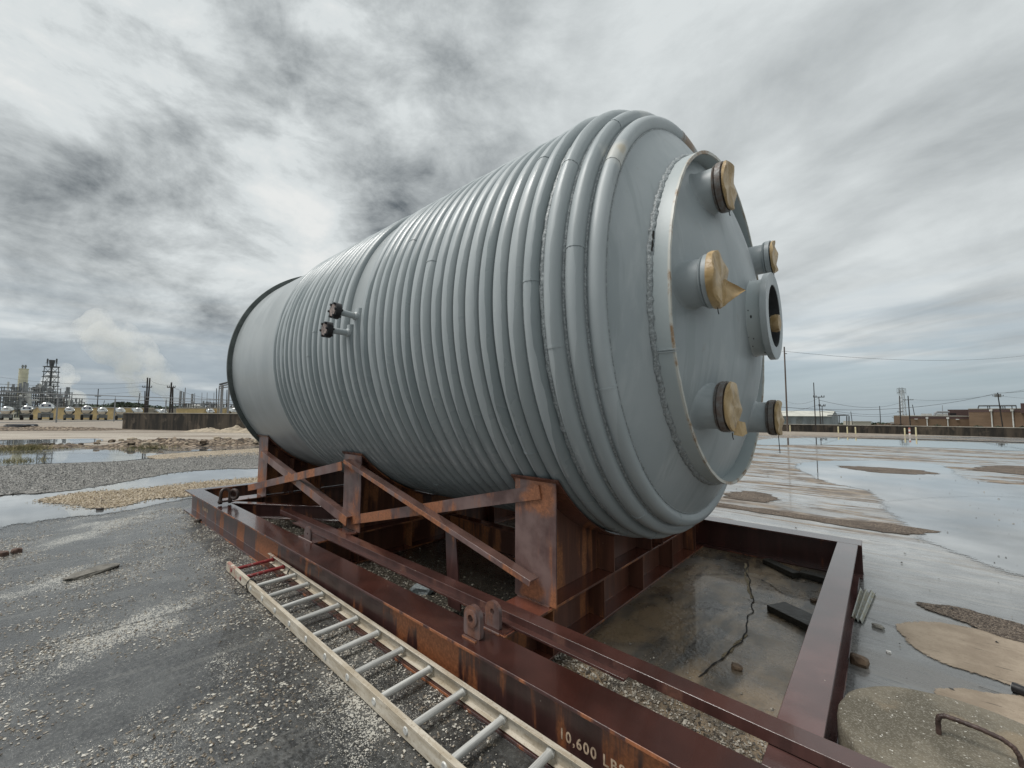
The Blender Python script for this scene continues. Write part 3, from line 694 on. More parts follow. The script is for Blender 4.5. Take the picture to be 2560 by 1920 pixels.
for i, (y, z, r, xe, kd) in enumerate(NZ):
    c = (0, y, z)
    mb = MB(); hx = CX+math.sqrt(CR*CR-(abs(math.hypot(y-YC, z-ZC))+r)**2)
    # neck with a flared fillet where it meets the dished head
    n = 64; vs = []; prof = ((0, .016), (.010, .009), (.024, .001), (1, 0))
    for f, fl in prof:
        for k in range(n):
            a = 2*math.pi*k/n; rr = r+fl; Y = y+rr*math.cos(a); Z = z+rr*math.sin(a)
            hxk = CX+math.sqrt(CR*CR-(Y-YC)**2-(Z-ZC)**2)
            vs.append((hxk-.004+f*.0 + (xe-hxk+.004)*(1 if f == 1 else 0)+(f if f < 1 else 0), Y, Z))
    fs = [(i_*n+k, i_*n+(k+1) % n, (i_+1)*n+(k+1) % n, (i_+1)*n+k) for i_ in range(len(prof)-1) for k in range(n)]
    mb.add(vs, fs)
    nz = mb.build('nozzle', M_TANK, tank, smooth=True, sharp=60)
    mb = MB(); mb.lathe([(xe-.008, r-.01), (xe-.008, r+.010), (xe+.004, r+.018), (xe+.010, r+.006), (xe+.014, r+.020), (xe+.048, r+.020), (xe+.052, r-.02)], c, 'X', 64)
    mb.build('flange', M_STRAP if i in (0, 2, 4) else M_TANK, nz, smooth=True, sharp=30)
    mb = MB(); mb.lathe([(xe+.050, r-.01), (xe+.052, r+.006), (xe+.058, r+.006), (xe+.060, r-.02)], c, 'X', 48)
    mb.build('gasket', M_BLACK, nz, smooth=True, sharp=30)
    # canvas cap, crumpled
    mb = MB(); n = 56; prof = [(.040, r+.026), (.056, r+.029), (.072, r+.025), (.080, r+.010), (.082, r*.75), (.083, r*.4), (.083, .001)]
    if i in (0, 3): prof = [(.056, r+.010), (.062, r+.015), (.068, r+.013), (.071, r-.004), (.071, r*.6), (.071, .001)]
    if i in (2, 4): prof = [(.056, r+.012), (.062, r+.019), (.070, r+.017), (.075, r+.002), (.076, r*.6), (.076, .001)]
    vs = []
    for j, (h, rr) in enumerate(prof):
        for k in range(n):
            a = 2*math.pi*k/n; ridge = 1-abs(math.sin(a*2.5+i*1.7))
            q = .010*mnoise.noise(Vector((math.cos(a)*1.6+i*5, math.sin(a)*1.6, j*.3)))
            rr_ = rr+(q if rr > .05 else 0); hh = h+.014*mnoise.noise(Vector((rr*math.cos(a)*8+i*7, rr*math.sin(a)*8, i*3)))*(1 if j > 1 else .4)+.014*ridge*(rr/r)*(j > 1)
            vs.append((xe+hh, y+rr_*math.cos(a), z+rr_*math.sin(a)))
    fs = [(j*n+k, j*n+(k+1) % n, (j+1)*n+(k+1) % n, (j+1)*n+k) for j in range(len(prof)-1) for k in range(n)]
    mb.add(vs, fs)
    if i == 1:      # corner of the canvas sticking out
        A_ = Vector((xe+.070, y+.06, z+.030)); B_ = Vector((xe+.060, y+.05, z-.168)); T_ = Vector((xe+.185, y+.14, z-.055)); ng = 10; vs = []; fs2 = []
        for off in (0, .006):
            for p_ in range(ng+1):
                for q_ in range(ng+1):
                    e_ = A_.lerp(B_, q_/ng); k_ = e_.lerp(T_, p_/ng); wv = .016*math.sin(p_/ng*3.1)*math.sin(q_/ng*4)+.010*mnoise.noise(k_*22)
                    vs.append(k_+Vector((-.3, 1, 0))*(wv+off))
        m2 = (ng+1)**2
        for p_ in range(ng):
            for q_ in range(ng):
                a_ = p_*(ng+1)+q_; fs2 += [(a_, a_+1, a_+ng+2, a_+ng+1), (m2+a_, m2+a_+ng+1, m2+a_+ng+2, m2+a_+1)]
        mb.add(vs, fs2)
    if i == 2:
        vs = [(xe+.10, y-.02, z-.09), (xe+.07, y-.02, z-.18), (xe+.12, y+.0, z-.19), (xe+.14, y+.03, z-.17), (xe+.13, y+.03, z-.10)]
        mb.add(vs, [(0, 1, 2), (0, 2, 3), (0, 3, 4)])
    mb.build('canvas_cover', M_CANVAS, nz, smooth=True, sharp=28)
    mb = MB(); dz_ = -r-.03; mb.tube([(xe+.06, y, z+dz_+.01), (xe+.062, y+.003, z+dz_-.02-.04*(i in (4,))), (xe+.066, y, z+dz_-.035-.10*(i == 4))], .003, 6)
    mb.build('tie_end', M_BLACK, nz)
# manway
y, z, r, xe = 3.673, 2.36, .293, -.614
mb = MB(); mb.lathe([(-.745, r+.03), (-.722, r+.012), (-.70, r), (xe, r)], (0, y, z), 'X', 96)
def manway_mat():
    m, t, b = new_mat('manway_paint'); P = pos(t)
    sp = t.step(t.vor(t.vm('MULTIPLY', P, (1, .55, .55)), 26), .22, .14)
    sp = t.m('MULTIPLY', sp, t.step(t.noise(P, 4, 2), .42, .46))
    c = t.mix(t.step(t.noise(P, 2, 4), .35, .65), (.37, .42, .425), (.43, .475, .475))
    t.put(b.inputs['Base Color'], t.mix(sp, c, (.02, .022, .025))); b.inputs['Roughness'].default_value = .42
    return m
mw = mb.build('manway', manway_mat(), tank, smooth=True, sharp=50)
mb = MB(); mb.lathe([(xe-.003, r-.005), (xe-.003, .332), (xe+.036, .332), (xe+.038, .329), (xe+.038, .240), (xe+.035, .237), (xe-.03, .237)], (0, y, z), 'X', 96)
mb.build('flange', M_TANK, mw, smooth=True, sharp=30)
M_HOLE = simple('dark_manway_bore', (.05, .055, .058), .5, .2, 6, 0)
mb = MB(); mb.lathe([(xe+.034, .2365), (xe-.085, .2360), (xe-.085, .001)], (0, y, z), 'X', 64)  # dark tube and back disc closing off the manway opening
mb.build('bore', M_HOLE, mw, smooth=True, sharp=30)
mb = MB(); mb.lathe([(-.70, .055), (-.60, .055), (-.598, .001)], (0, 3.76, 2.32), 'X', 32)
sn = mb.build('spigot', M_TANK, mw, smooth=True, sharp=30)
mb = MB(); mb.lathe([(-.615, .062), (-.585, .070), (-.560, .064), (-.553, .03), (-.552, .001)], (0, 3.76, 2.32), 'X', 32)
mb.build('canvas_cover', M_CANVAS, sn, smooth=True, sharp=40)
# two blanked connections at the coil ends
M_BLANK = simple('rusty_pale_blank', (.24, .19, .17), .55, .5, 40, .4, 60)
for (X, ang, rr) in ((-3.714, 180.0, 1.985), (-3.586, 175.5, 1.98)):
    a = R(ang); d = Vector((0, math.cos(a), math.sin(a))); base = Vector((X, YC, ZC))
    mb = MB(); mb.tube([base+d*1.76, base+d*1.79, base+d*1.80, base+d*(rr-.03)], [.042, .040, .029, .029], 20)
    pz = mb.build('coil_connection', M_TANK, tank, smooth=True, sharp=40)
    mb = MB(); mb.tube([base+d*(rr-.035), base+d*(rr+.015)], .072, 24)
    for k in range(6):
        q = d.orthogonal().normalized(); q = Matrix.Rotation(2*math.pi*k/6+.3, 3, d) @ q
        mb.tube([base+d*(rr-.045)+q*.062, base+d*(rr+.030)+q*.062], .011, 6)
    fb = mb.build('blind_flange', M_BLACK, pz, smooth=True, sharp=40)
    mb = MB(); mb.tube([base+d*(rr+.0155), base+d*(rr+.020)], .055, 18); mb.build('blank_face', M_BLANK, fb, smooth=True, sharp=40)
# ================================================================== SKID
skid = thing('steel_skid', (-4.4, 3.6, 0), 'rusty brown welded beam skid with saddle supports carrying the gray tank', 'skid')
ZT = .3275; Y1, Y2 = 1.61, 1.83; YF1, YF2 = 5.40, 5.62
def beam(name, a, b, w_, h=ZT, mat=M_BEAM, tf=.018, tw=.012, z=0, par=skid):
    mb = MB(); mb.prism(W_prof(w_, h, tf, tw), (a[0], a[1], z), (b[0], b[1], z)); return mb.build(name, mat, par, bevel=.002)
M_FARB = rust_mat('shaded_maroon_beam_steel', (.060, .022, .018), (.22, .075, .035), .15, top=(.10, .05, .045))  # beam steel darkened to paint in shade, top lightened like reflected sky
near = beam('near_side_beam', (-8.60, (Y1+Y2)/2), (-.2265, (Y1+Y2)/2), Y2-Y1)
beam('far_side_beam', (-8.60, (YF1+YF2)/2), (-.2, (YF1+YF2)/2), YF2-YF1, mat=M_FARB)
beam('end_beam', (-.307, Y2+.003), (-.307, YF1-.003), .161, mat=M_FARB, h=ZT-.001)
beam('end_beam', (-8.51, Y2+.003), (-8.51, YF1-.003), .18, h=ZT-.001)
def saddle(xc, rp, hw):
    xl = xc-hw-.03 if xc > -7 else -7.66
    beam('cross_beam', (xc, Y2+.003), (xc, YF1-.003), .30, h=ZT-.001, mat=M_INNER)
    # lower stiffeners of the cross beam
    ys = [3.0, 3.71, 4.42, 5.13, 2.32]
    sad = MB(); n = 40; top = []
    ya, yb = 2.318, 2*YC-2.318
    for k in range(n+1):
        y = ya+(yb-ya)*k/n; top.append((y, ZC-math.sqrt(rp*rp-(y-YC)**2)))
    m = len(top)
    vs = [(xc-.007, y, z) for y, z in top]+[(xc-.007, y, ZT+.001) for y, z in top]+[(xc+.007, y, z) for y, z in top]+[(xc+.007, y, ZT+.001) for y, z in top]
    fs = []
    for k in range(m-1):
        fs += [(k, k+1, m+k+1, m+k), (2*m+k, 3*m+k, 3*m+k+1, 2*m+k+1), (k, 2*m+k, 2*m+k+1, k+1)]
    sad.add(vs, fs)
    wb = sad.build('saddle_web', M_INNER, skid)
    # wear plate
    mb = MB(); wp = []; tha = math.atan2(-math.sqrt(rp*rp-(2.285-YC)**2), 2.285-YC); thb = math.pi*-1-tha
    n = 48; vs = []
    for k in range(n+1):
        th = tha+(thb-tha)*k/n
        for (X, r) in ((xl, rp-.011), (xc+hw+.03, rp-.011), (xc+hw+.03, rp+.001), (xl, rp+.001)):
            vs.append((X, YC+r*math.cos(th), ZC+r*math.sin(th)))
    fs = [(k*4+j, k*4+(j+1) % 4, (k+1)*4+(j+1) % 4, (k+1)*4+j) for k in range(n) for j in range(4)]+[(0, 1, 2, 3), (n*4+3, n*4+2, n*4+1, n*4)]
    mb.add(vs, fs); mb.build('wear_plate', M_INNER, wb)
    for sgn in (0, 1):
        y0, y1 = (2.303, 2.316) if sgn == 0 else (2*YC-2.316, 2*YC-2.303)
        zt_ = ZC-math.sqrt(rp*rp-(2.30-YC)**2)
        mb = MB(); mb.box((xc-hw, y0, ZT+.002), (xc+hw, y1, zt_-.004)); 
        o = mb.build('end_plate', M_FADE, wb, bevel=.0015)
    for yy in (3.14, 3.875, 4.14, 2.70 if xc < -7 else 4.585):
        zz_ = ZC-math.sqrt(rp*rp-(yy-YC)**2)-.006
        mb = MB(); mb.box((xc+.0075, yy-.006, ZT+.001), (xc+hw-.02, yy+.006, zz_)); mb.box((xc-hw+.02, yy-.006, ZT+.001), (xc-.0075, yy+.006, zz_))
        mb.build('stiffener', M_INNER, wb)
    for yy in ys:
        mb = MB(); mb.box((xc+.0062, yy-.006, .019), (xc+.147, yy+.006, ZT-.020)); mb.box((xc-.147, yy-.006, .019), (xc-.0062, yy+.006, ZT-.020))
        mb.build('stiffener', M_INNER, skid)
saddle(-7.22, 1.755, .19); saddle(-4.40, 1.806, .19); saddle(-1.83, 1.806, .18)
# weld fillets under the end plates
for xc in (-7.22, -4.4, -1.83):
    mb = MB(); mb.tube([(xc-.15, 2.300, ZT+.002), (xc+.13, 2.300, ZT+.002)], .007, 6); mb.build('weld_seam', M_FADE, skid)
def bar(name, a, b, prof, mat=M_FADE):
    mb = MB(); mb.prism(prof, a, b); return mb.build(name, mat, skid, bevel=.001)
t = .010
Lp = [(0, -.05), (t, -.05), (t, .05-t), (.082, .05-t), (.082, .05), (0, .05)]
bar('brace', (-7.06, 2.220, .975), (-4.345, 2.220, .442), Lp)                      # first saddle top to second saddle foot
bar('brace', (-7.45, 2.186, .423), (-4.42, 2.186, 1.030), [(0, -.047), (t, -.047), (t, .047-t), (.03, .047-t), (.03, .047), (0, .047)])
Lc = [(0, .0), (t*.8, .0), (t*.8, .04-t), (.088, .04-t), (.088, .04), (0, .04)]
bar('brace', (-4.40, 2.195, 1.062), (-1.79, 2.195, .468), Lc, M_FADE)
bar('brace', (-4.365, 2.286, .444), (-1.775, 2.286, 1.075), [(0, -.048), (.013, -.048), (.013, .048), (0, .048)])
mb = MB(); mb.add([(-2.80, 2.31, .65), (-2.665, 2.31, .60), (-2.53, 2.25, .06), (-2.68, 2.25, .06), (-2.80, 2.322, .65), (-2.665, 2.322, .60), (-2.53, 2.262, .06), (-2.68, 2.262, .06)],
                  [(0, 1, 2, 3), (4, 7, 6, 5), (0, 4, 5, 1), (1, 5, 6, 2), (2, 6, 7, 3), (3, 7, 4, 0)])
mb.build('strut', M_BEAM, skid)
beam('diagonal_tie', (-7.0, 1.87), (-4.62, 3.44), .10, h=.20, z=.122)
beam('inner_tie', (-4.24, 3.59), (-1.99, 3.59), .12, h=ZT-.03, mat=M_INNER)
# deck pads and lifting lugs
for x0, x1 in ((-4.585, -4.22), (-1.98, -1.69)):
    mb = MB(); mb.box((x0, Y2+.002, ZT-.012), (x1, 1.975, ZT+.004)); mb.build('deck_pad', M_BEAM, skid, bevel=.001)
    mb = MB(); mb.tube([(x0+.02, Y2-.006, ZT+.004), (x1-.02, Y2-.006, ZT+.004)], .007, 6); mb.build('weld_seam', M_FADE, skid)
M_LUG = rust_mat('worn_lug_steel', (.10, .062, .056), (.24, .11, .07), .25, top=(.12, .07, .06), faded=(.17, .125, .12))
def lug(xc, y, hgt, hw, boss=True, th=.030, hr=.021):
    mb = MB(); n = 48; zc_ = hgt-hw; outer = []; inner = []
    for k in range(n):
        a = 2*math.pi*k/n; c_, s_ = math.cos(a), math.sin(a)
        if s_ >= 0: outer.append((hw*c_, zc_+hw*s_))
        else:
            q = min(hw/max(abs(c_), 1e-6), zc_/max(abs(s_), 1e-6)); outer.append((q*c_, zc_+q*s_))
        inner.append((hr*c_, zc_+hr*s_))
    vs = []
    for yy in (y-th/2, y+th/2):
        vs += [(xc+p, yy, ZT+.001+q) for p, q in outer]+[(xc+p, yy, ZT+.001+q) for p, q in inner]
    fs = []
    for k in range(n):
        k2 = (k+1) % n
        fs += [(k, k2, n+k2, n+k), (2*n+k, 3*n+k, 3*n+k2, 2*n+k2), (k, 2*n+k, 2*n+k2, k2), (n+k, n+k2, 3*n+k2, 3*n+k)]
    mb.add(vs, fs)
    o = mb.build('lifting_lug', M_LUG, skid, smooth=True, bevel=0, sharp=30)
    if boss:
        mb = MB()
        for yy, s_ in ((y-th/2, -1),):
            mb.lathe([(0, hr+.0005), (s_*.012, hr+.0005), (s_*.012, .046), (s_*.010, .050), (0, .050)], (xc, yy, ZT+.001+zc_), 'Y', 40)
        mb.build('boss_ring', M_LUG, o, smooth=True, sharp=30)
    return o
lug(-1.82, 1.722, .172, .068); lug(-1.805, 1.872, .152, .060, False, .024, .018)
mb = MB(); mb.box((-1.865, 1.672, ZT), (-1.755, 1.686, ZT+.010)); mb.build('weld_seam', M_FADE, skid)
lug(-4.40, 1.850, .130, .075, False, .016, .012)
# stencilled weight
M_STEN = simple('stencil_paint', (.72, .54, .38), .6, .35, 40, .1, 90)
def stencil(x, y, z, size, txt, par):
    cu_ = bpy.data.curves.new('txt', 'FONT'); cu_.body = txt; cu_.size = size*1.08; cu_.offset = .0013; cu_.space_character = 1.22; cu_.extrude = 0.0004
    ob = bpy.data.objects.new('txt', cu_); COL.objects.link(ob)
    dg = bpy.context.evaluated_depsgraph_get(); me = bpy.data.meshes.new_from_object(ob.evaluated_get(dg))
    bpy.data.objects.remove(ob)
    me.materials.clear(); me.materials.append(M_STEN)
    # cut stencil bridges: drop nothing, just narrow the glyphs
    for v in me.vertices: v.co.x *= .92
    o = bpy.data.objects.new('stencil_lettering', me); COL.objects.link(o)
    o.matrix_world = Matrix.Translation((x, y, z)) @ Matrix.Rotation(R(90), 4, 'X')
    mw_ = o.matrix_world.copy(); o.parent = par; o.matrix_parent_inverse = wmat(par).inverted(); o.matrix_basis = mw_
    return o
stencil(-1.212, 1.7125, .079, .062, '10,600 LBS', near)
stencil(-7.90, 1.7125, .105, .062, '10,600 LB', near)
# ---- two loose channels lying inside the near beam
mb = MB(); a = Vector((-5.72, 2.098, ZT+.006)); b = Vector((.55, 1.985, ZT+.004))
mb.prism([(-.050, 0), (-.044, 0), (-.044, .044), (.044, .044), (.044, 0), (.050, 0), (.050, .050), (-.050, .050)], a, b)
o = mb.build('steel_channel', M_RAILST, bevel=.0015); tag(o, 'long loose brown channel laid along the near beam and over the right end beam', 'steel channel')
mb = MB(); a = Vector((-5.14, 2.02, ZT+.005)); b = Vector((-.975, 1.958, ZT+.005))
mb.prism([(-.045, 0), (.046, 0), (.046, .007), (-.038, .007), (-.038, .014), (-.045, .014)], a, b)
o = mb.build('steel_flat_bar', M_RAILST, bevel=.001); tag(o, 'shorter flat steel bar between the near beam and the long loose channel', 'steel bar')
# ---- shackle at the first cross beam
sh = thing('shackle', (-6.86, 1.74, ZT), 'rusty lifting shackle standing on the far left of the near beam', 'shackle')
mb = MB(); pts = []
for k in range(17):
    a = math.pi*k/16; pts.append((-6.86+.010*math.cos(a*2), 1.74+.055*math.cos(a)*-1, ZT+.15+.062*math.sin(a)))
pts = [(-6.86, 1.685, ZT+.03)]+pts+[(-6.86, 1.795, ZT+.03)]
mb.tube(pts, .021, 10); mb.build('bow', M_IRON, sh, smooth=True)
mb = MB(); mb.tube([(-6.86, 1.655, ZT+.045), (-6.86, 1.825, ZT+.045)], .014, 10); mb.build('pin', M_IRON, sh, smooth=True)
mb = MB(); mb.tube([(-6.86, 1.665, ZT+.045), (-6.86, 1.703, ZT+.045)], [.034, .034], 14); mb.tube([(-6.86, 1.78, ZT+.045), (-6.86, 1.81, ZT+.045)], [.034, .034], 14); mb.build('eye', M_IRON, sh, smooth=True, sharp=40)
mb = MB(); pts = []
for k in range(24):
    a = 2*math.pi*k/24; pts.append((-6.80+.055*math.cos(a), 1.83+.03*math.cos(a), ZT+.135+.060*math.sin(a)))
mb.tube(pts, .022, 10, closed=True); mb.build('ring_link', M_IRON, sh, smooth=True)
# ================================================================== LADDER
lad = thing('ladder', (-4.9, 1.5, .02), 'long fiberglass ladder with tan rails lying on the ground along the near beam', 'ladder')
def fibre_mat():
    m, t, b = new_mat('tan_fiberglass'); P = pos(t)
    n = t.noise(t.vm('MULTIPLY', P, (3, 20, 20)), 1.5, 5, .6)
    c = t.mix(t.step(n, .35, .68), (.42, .36, .27), (.63, .58, .49))
    c = t.mix(t.m('MULTIPLY', t.step(t.noise(P, 60, 3, .7), .52, .7), .45), c, (.22, .16, .09))
    rd = t.m('MULTIPLY', t.step(t.sep(P)[0], -4.50, -4.75), t.step(t.noise(P, 16, 3), .50, .58))
    c = t.mix(t.m('MULTIPLY', rd, .6), c, (.30, .05, .035))
    t.put(b.inputs['Base Color'], c); b.inputs['Roughness'].default_value = .55
    t.put(b.inputs['Normal'], t.bump(t.noise(P, 90, 3), .25, .002)); return m
M_FIB = fibre_mat()
def alu_mat(name, c, red=False):
    m, t, b = new_mat(name); P = pos(t)
    n = t.noise(t.vm('MULTIPLY', P, (60, 3, 60)), 1, 4, .6)
    if red: col_ = t.mix(t.step(t.noise(P, 30, 4, .7), .55, .68), c, (.42, .36, .32))
    else: col_ = t.mix(t.step(n, .35, .65), tuple(v*.72 for v in c), tuple(v*1.15 for v in c))
    t.put(b.inputs['Base Color'], col_); b.inputs['Metallic'].default_value = 0 if red else .12
    b.inputs['Roughness'].default_value = .42
    t.put(b.inputs['Normal'], t.bump(n, .3, .002)); return m
M_ALU = alu_mat('ladder_aluminium', (.60, .60, .57)); M_RED = alu_mat('ladder_red_paint', (.26, .035, .035), True)
AZ = -.016; ux, uy = math.cos(AZ), math.sin(AZ); PX, PY = -4.858, 1.700
def LP(s, across, z): return Vector((PX+ux*s-uy*across*-1*0+uy*0, 0, 0))+Vector((-uy*across, PY+uy*s+ux*across, z)) if False else Vector((PX+ux*s-uy*across, PY+uy*s+ux*across, z))
Cf = [(0, -.041), (.028, -.041), (.028, -.036), (.005, -.036), (.005, .036), (.028, .036), (.028, .041), (0, .041)]
sl = 4.35
# far rail: flanges turned towards the rungs, near rail: web outside
mb = MB(); mb.prism([(p-.004, q) for p, q in [(-.026, -.041), (.004, -.041), (.004, .041), (-.026, .041), (-.026, .0365), (-.001, .0365), (-.001, -.0365), (-.026, -.0365)]], LP(-.12, .004, .062), LP(sl, .004, .062)); mb.build('side_rail', M_FIB, lad, bevel=.001)
mb = MB(); mb.prism([(-.004, -.041), (.026, -.041), (.026, -.0365), (.001, -.0365), (.001, .0365), (.026, .0365), (.026, .041), (-.004, .041)], LP(-.18, -.380, .052), LP(sl, -.380, .052)); mb.build('side_rail', M_FIB, lad, bevel=.001)
for k in range(15):
    s_ = k*.3048
    mb = MB(); n = 16; pa, pb = LP(s_, -.377, .054), LP(s_, .0, .063)
    mb.tube([pa, pb], .0190 if k > 1 else .0165, n)
    mb.tube([LP(s_, -.008, .063), LP(s_, -.020, .063)], .023, 16); mb.tube([LP(s_, -.372, .055), LP(s_, -.360, .055)], .023, 16)
    mb.build('rung', M_RED if k < 2 else M_ALU, lad, smooth=True, sharp=40)
    mb = MB(); mb.tube([LP(s_, -.384, .054), LP(s_, -.389, .054)], [.0205, .017], 16)
    mb.build('rivet', M_RED if k < 2 else M_ALU, lad, smooth=True, sharp=40)
# cord tied round both rails
mb = MB(); c0 = .50
def loop(s_, ac, w_, r=.0035, ph=0):
    pts = []
    for k in range(20):
        a = 2*math.pi*k/20; pts.append(LP(s_+.012*math.sin(a+ph), ac+w_*math.cos(a), .056+.050*math.sin(a)))
    mb.tube(pts, r, 6, closed=True)
loop(.53, -.368, .026); loop(.545, -.370, .028, ph=1); loop(.50, -.012, .024); loop(.515, -.012, .026, ph=2)
pts = [LP(.53, -.345, .10), LP(.56, -.31, .045), LP(.50, -.25, .03), LP(.57, -.19, .035), LP(.50, -.13, .03), LP(.55, -.07, .04), LP(.51, -.03, .06)]
P2 = [Vector(p) for p in pts]; P2 = [P2[i].lerp(P2[i+1], k/5) for i in range(len(P2)-1) for k in range(5)]
mb.tube(P2, .0035, 6)
pts = [LP(.53, -.396, .06), LP(.44, -.43, .02), LP(.42, -.46, .008), LP(.52, -.47, .006), LP(.60, -.41, .012)]; mb.tube(pts, .0035, 6)
pts = [LP(.50, -.035, .08), LP(.53, -.07, .03), LP(.58, -.09, .02), LP(.62, -.05, .02)]; mb.tube(pts, .0035, 6)
o = mb.build('cord', M_BLACK, smooth=True); tag(o, 'thin black cord tied round both ladder rails near the red rungs', 'cord')
# ================================================================== SMALL THINGS
M_CONC = None
def agg_mat():
    m, t, b = new_mat('aggregate_concrete'); P = pos(t)
    v = t.add('ShaderNodeTexVoronoi'); v.inputs['Scale'].default_value = 210; t.l.new(P, v.inputs['Vector'])
    cc = t.sep(v.outputs['Color'])[0]
    c = t.mix(t.step(t.noise(P, 3.0, 5, .6), .4, .62), (.105, .092, .066), (.195, .170, .125))
    c = t.mix(t.m('MULTIPLY', t.step(cc, .55, 1.0), .5), c, (.32, .30, .25))
    c = t.mix(t.step(cc, .991, .995), c, (.62, .60, .54))
    c = t.mix(t.m('MULTIPLY', t.step(t.noise(P, 3.2, 3), .55, .66), .6), c, (.30, .23, .15))
    t.put(b.inputs['Base Color'], c); b.inputs['Roughness'].default_value = .8
    t.put(b.inputs['Normal'], t.bump(t.noise(P, 110, 4, .7), .8, .006)); return m
M_AGG = agg_mat()
cb = thing('concrete_block', (.228, 2.46, 0), 'round mossy concrete block with a rusty lifting loop beside the end beam', 'concrete block')
mb = MB(); n = 120; vs = []; lev = [(0, .0), (.14, .002), (.28, .0), (.296, -.006), (.300, -.016)]
for h, dr in lev:
    for k in range(n):
        a = 2*math.pi*k/n; r = .433+dr+.010*mnoise.noise(Vector((math.cos(a)*6, math.sin(a)*6, h*14)))*(1 if h < .29 else .6); vs.append((.228+r*math.cos(a), 2.46+r*math.sin(a), h))
fs = [(j*n+k, j*n+(k+1) % n, (j+1)*n+(k+1) % n, (j+1)*n+k) for j in range(len(lev)-1) for k in range(n)]+[tuple((len(lev)-1)*n+k for k in range(n))]
mb.add(vs, fs); mb.build('slab', M_AGG, cb, smooth=True, sharp=50)
pts = [Vector(p) for p in ((.122, 2.527, .285), (.122, 2.527, .355), (.127, 2.527, .372), (.142, 2.526, .381), (.175, 2.524, .382), (.24, 2.520, .380), (.295, 2.516, .372), (.322, 2.512, .358), (.335, 2.508, .335), (.342, 2.506, .285))]
pp = []
for i in range(len(pts)-1):
    for k in range(8): pp.append(pts[i].lerp(pts[i+1], k/8))
mb = MB(); mb.tube(pp, [.0085+.0012*(1 if i % 3 == 0 else 0) for i in range(len(pp))], 10); mb.build('lifting_loop', M_IRON, cb, smooth=True, sharp=70)
def rock(name, c, size, label, cat, mat, rot=0, seed=0, sub=2, group=None, flat=0):
    bm = bmesh.new(); bmesh.ops.create_icosphere(bm, subdivisions=sub, radius=.5)
    for v in bm.verts:
        n = v.co.normalized(); k = 1+.30*mnoise.noise(n*1.7+Vector((seed, seed*3, 1)))+.12*mnoise.noise(n*5+Vector((seed, 1, 2)))
        q = [math.copysign(abs(t_)**.6, t_) for t_ in n]; v.co = Vector((q[0]*size[0], q[1]*size[1], q[2]*size[2]))*.55*k
        if v.co.z < -size[2]*.35: v.co.z = -size[2]*.35
    bmesh.ops.rotate(bm, verts=bm.verts[:], cent=(0, 0, 0), matrix=Matrix.Rotation(rot, 3, 'Z'))
    me = bpy.data.meshes.new(name); bm.to_mesh(me); bm.free(); me.materials.append(mat)
    o = bpy.data.objects.new(name, me); COL.objects.link(o); o.location = (c[0], c[1], size[2]*.35)
    return tag(o, label, cat, group)
M_BRICK = simple('broken_brick', (.15, .105, .07), .75, .4, 18, .6, 60, bd=.01)
M_RBR = simple('dull_red_stone', (.11, .068, .052), .8, .4, 18, .6, 60, bd=.01)
M_STONE = simple('gray_stone', (.26, .25, .22), .7, .4, 18, .6, 60, bd=.01)
M_DSTONE = simple('dark_asphalt_chunk', (.07, .055, .045), .8, .4, 18, .7, 60, bd=.01)
M_GRAN = simple('gray_granite', (.20, .23, .235), .6, .6, 120, .5, 90)
p = G(2148, 1662); rock('stone', p, (.095, .06, .065), 'brown brick chunk on wet ground right of the end beam', 'stone', M_BRICK, -.2, 1)
p = G(2195, 1570); rock('stone', p, (.07, .035, .03), 'small tan stone below the corrugated scrap', 'stone', M_STONE, -.3, 2)
p = G(2222, 1632); rock('stone', p, (.028, .022, .016), 'tiny white pebble between the two tan stones and the dry patch', 'stone', simple('white_pebble', (.7, .69, .66), .6, .1), 0, 3, 1)
p = G(1060, 1478); rock('stone', p, (.19, .15, .07), 'gray granite lump on the ground behind the near beam', 'stone', M_GRAN, .5, 4)
p = G(2036, 1505); rock('stone', p, (.05, .05, .03), 'reddish pebble beside the dark timber inside the skid', 'stone', M_BRICK, .5, 5)
p = G(1842, 1672); rock('stone', p, (.06, .05, .03), 'small brown pebble next to the slab crack', 'stone', M_BRICK, .1, 6)
p = G(42, 1381); rock('stone', p, (.11, .08, .055), 'reddish brown stone on asphalt, right one of the far left pair', 'stone', M_RBR, .1, 7)
p = G(2, 1390); rock('stone', p, (.10, .09, .06), 'reddish stone cut by the left picture edge', 'stone', M_RBR, .8, 8)
p = G(250, 1276); rock('stone', p, (.08, .07, .05), 'dark clod at the tip of the tan gravel bank', 'stone', M_DSTONE, .8, 9)
p = G(494, 1306); rock('stone', p, (.07, .07, .05), 'dark clod in the gravel beside the skid corner', 'stone', M_DSTONE, .8, 10)
p = G(232, 1432); o = rock('asphalt_slab', p, (.36, .15, .040), 'flat broken asphalt slab lying on the left asphalt', 'slab', simple('slab_gray', (.16, .15, .13), .75, .35, 14, .7, 60, bd=.01), math.atan2(G(279, 1418).y-G(185, 1446).y, G(279, 1418).x-G(185, 1446).x), 11, 3)
# timbers
M_WOOD = simple('wet_dark_timber', (.030, .028, .022), .45, .4, 10, .6, 8, stretch=(1, 8, 8), bd=.01)
def timber(a, b, w_, h, label, z=.002):
    a = Vector(a); b = Vector(b); a.z = b.z = z; mb = MB(); mb.prism([(-w_/2, 0), (w_/2, 0), (w_/2, h), (-w_/2, h)], a, b)
    o = mb.build('timber', M_WOOD, bevel=.004); return tag(o, label, 'timber')
timber(G(1915, 1409), G(1992, 1446), .09, .055, 'dark wet timber by the far beam, left of its neighbour')
timber(G(2002, 1441), G(2082, 1462), .09, .055, 'dark wet timber reaching under the end beam beside the far beam')
timber((-.72, 4.11, 0), (-.36, 3.90, 0), .20, .05, 'broad flat dark timber tucked under the end beam, nearest the camera')
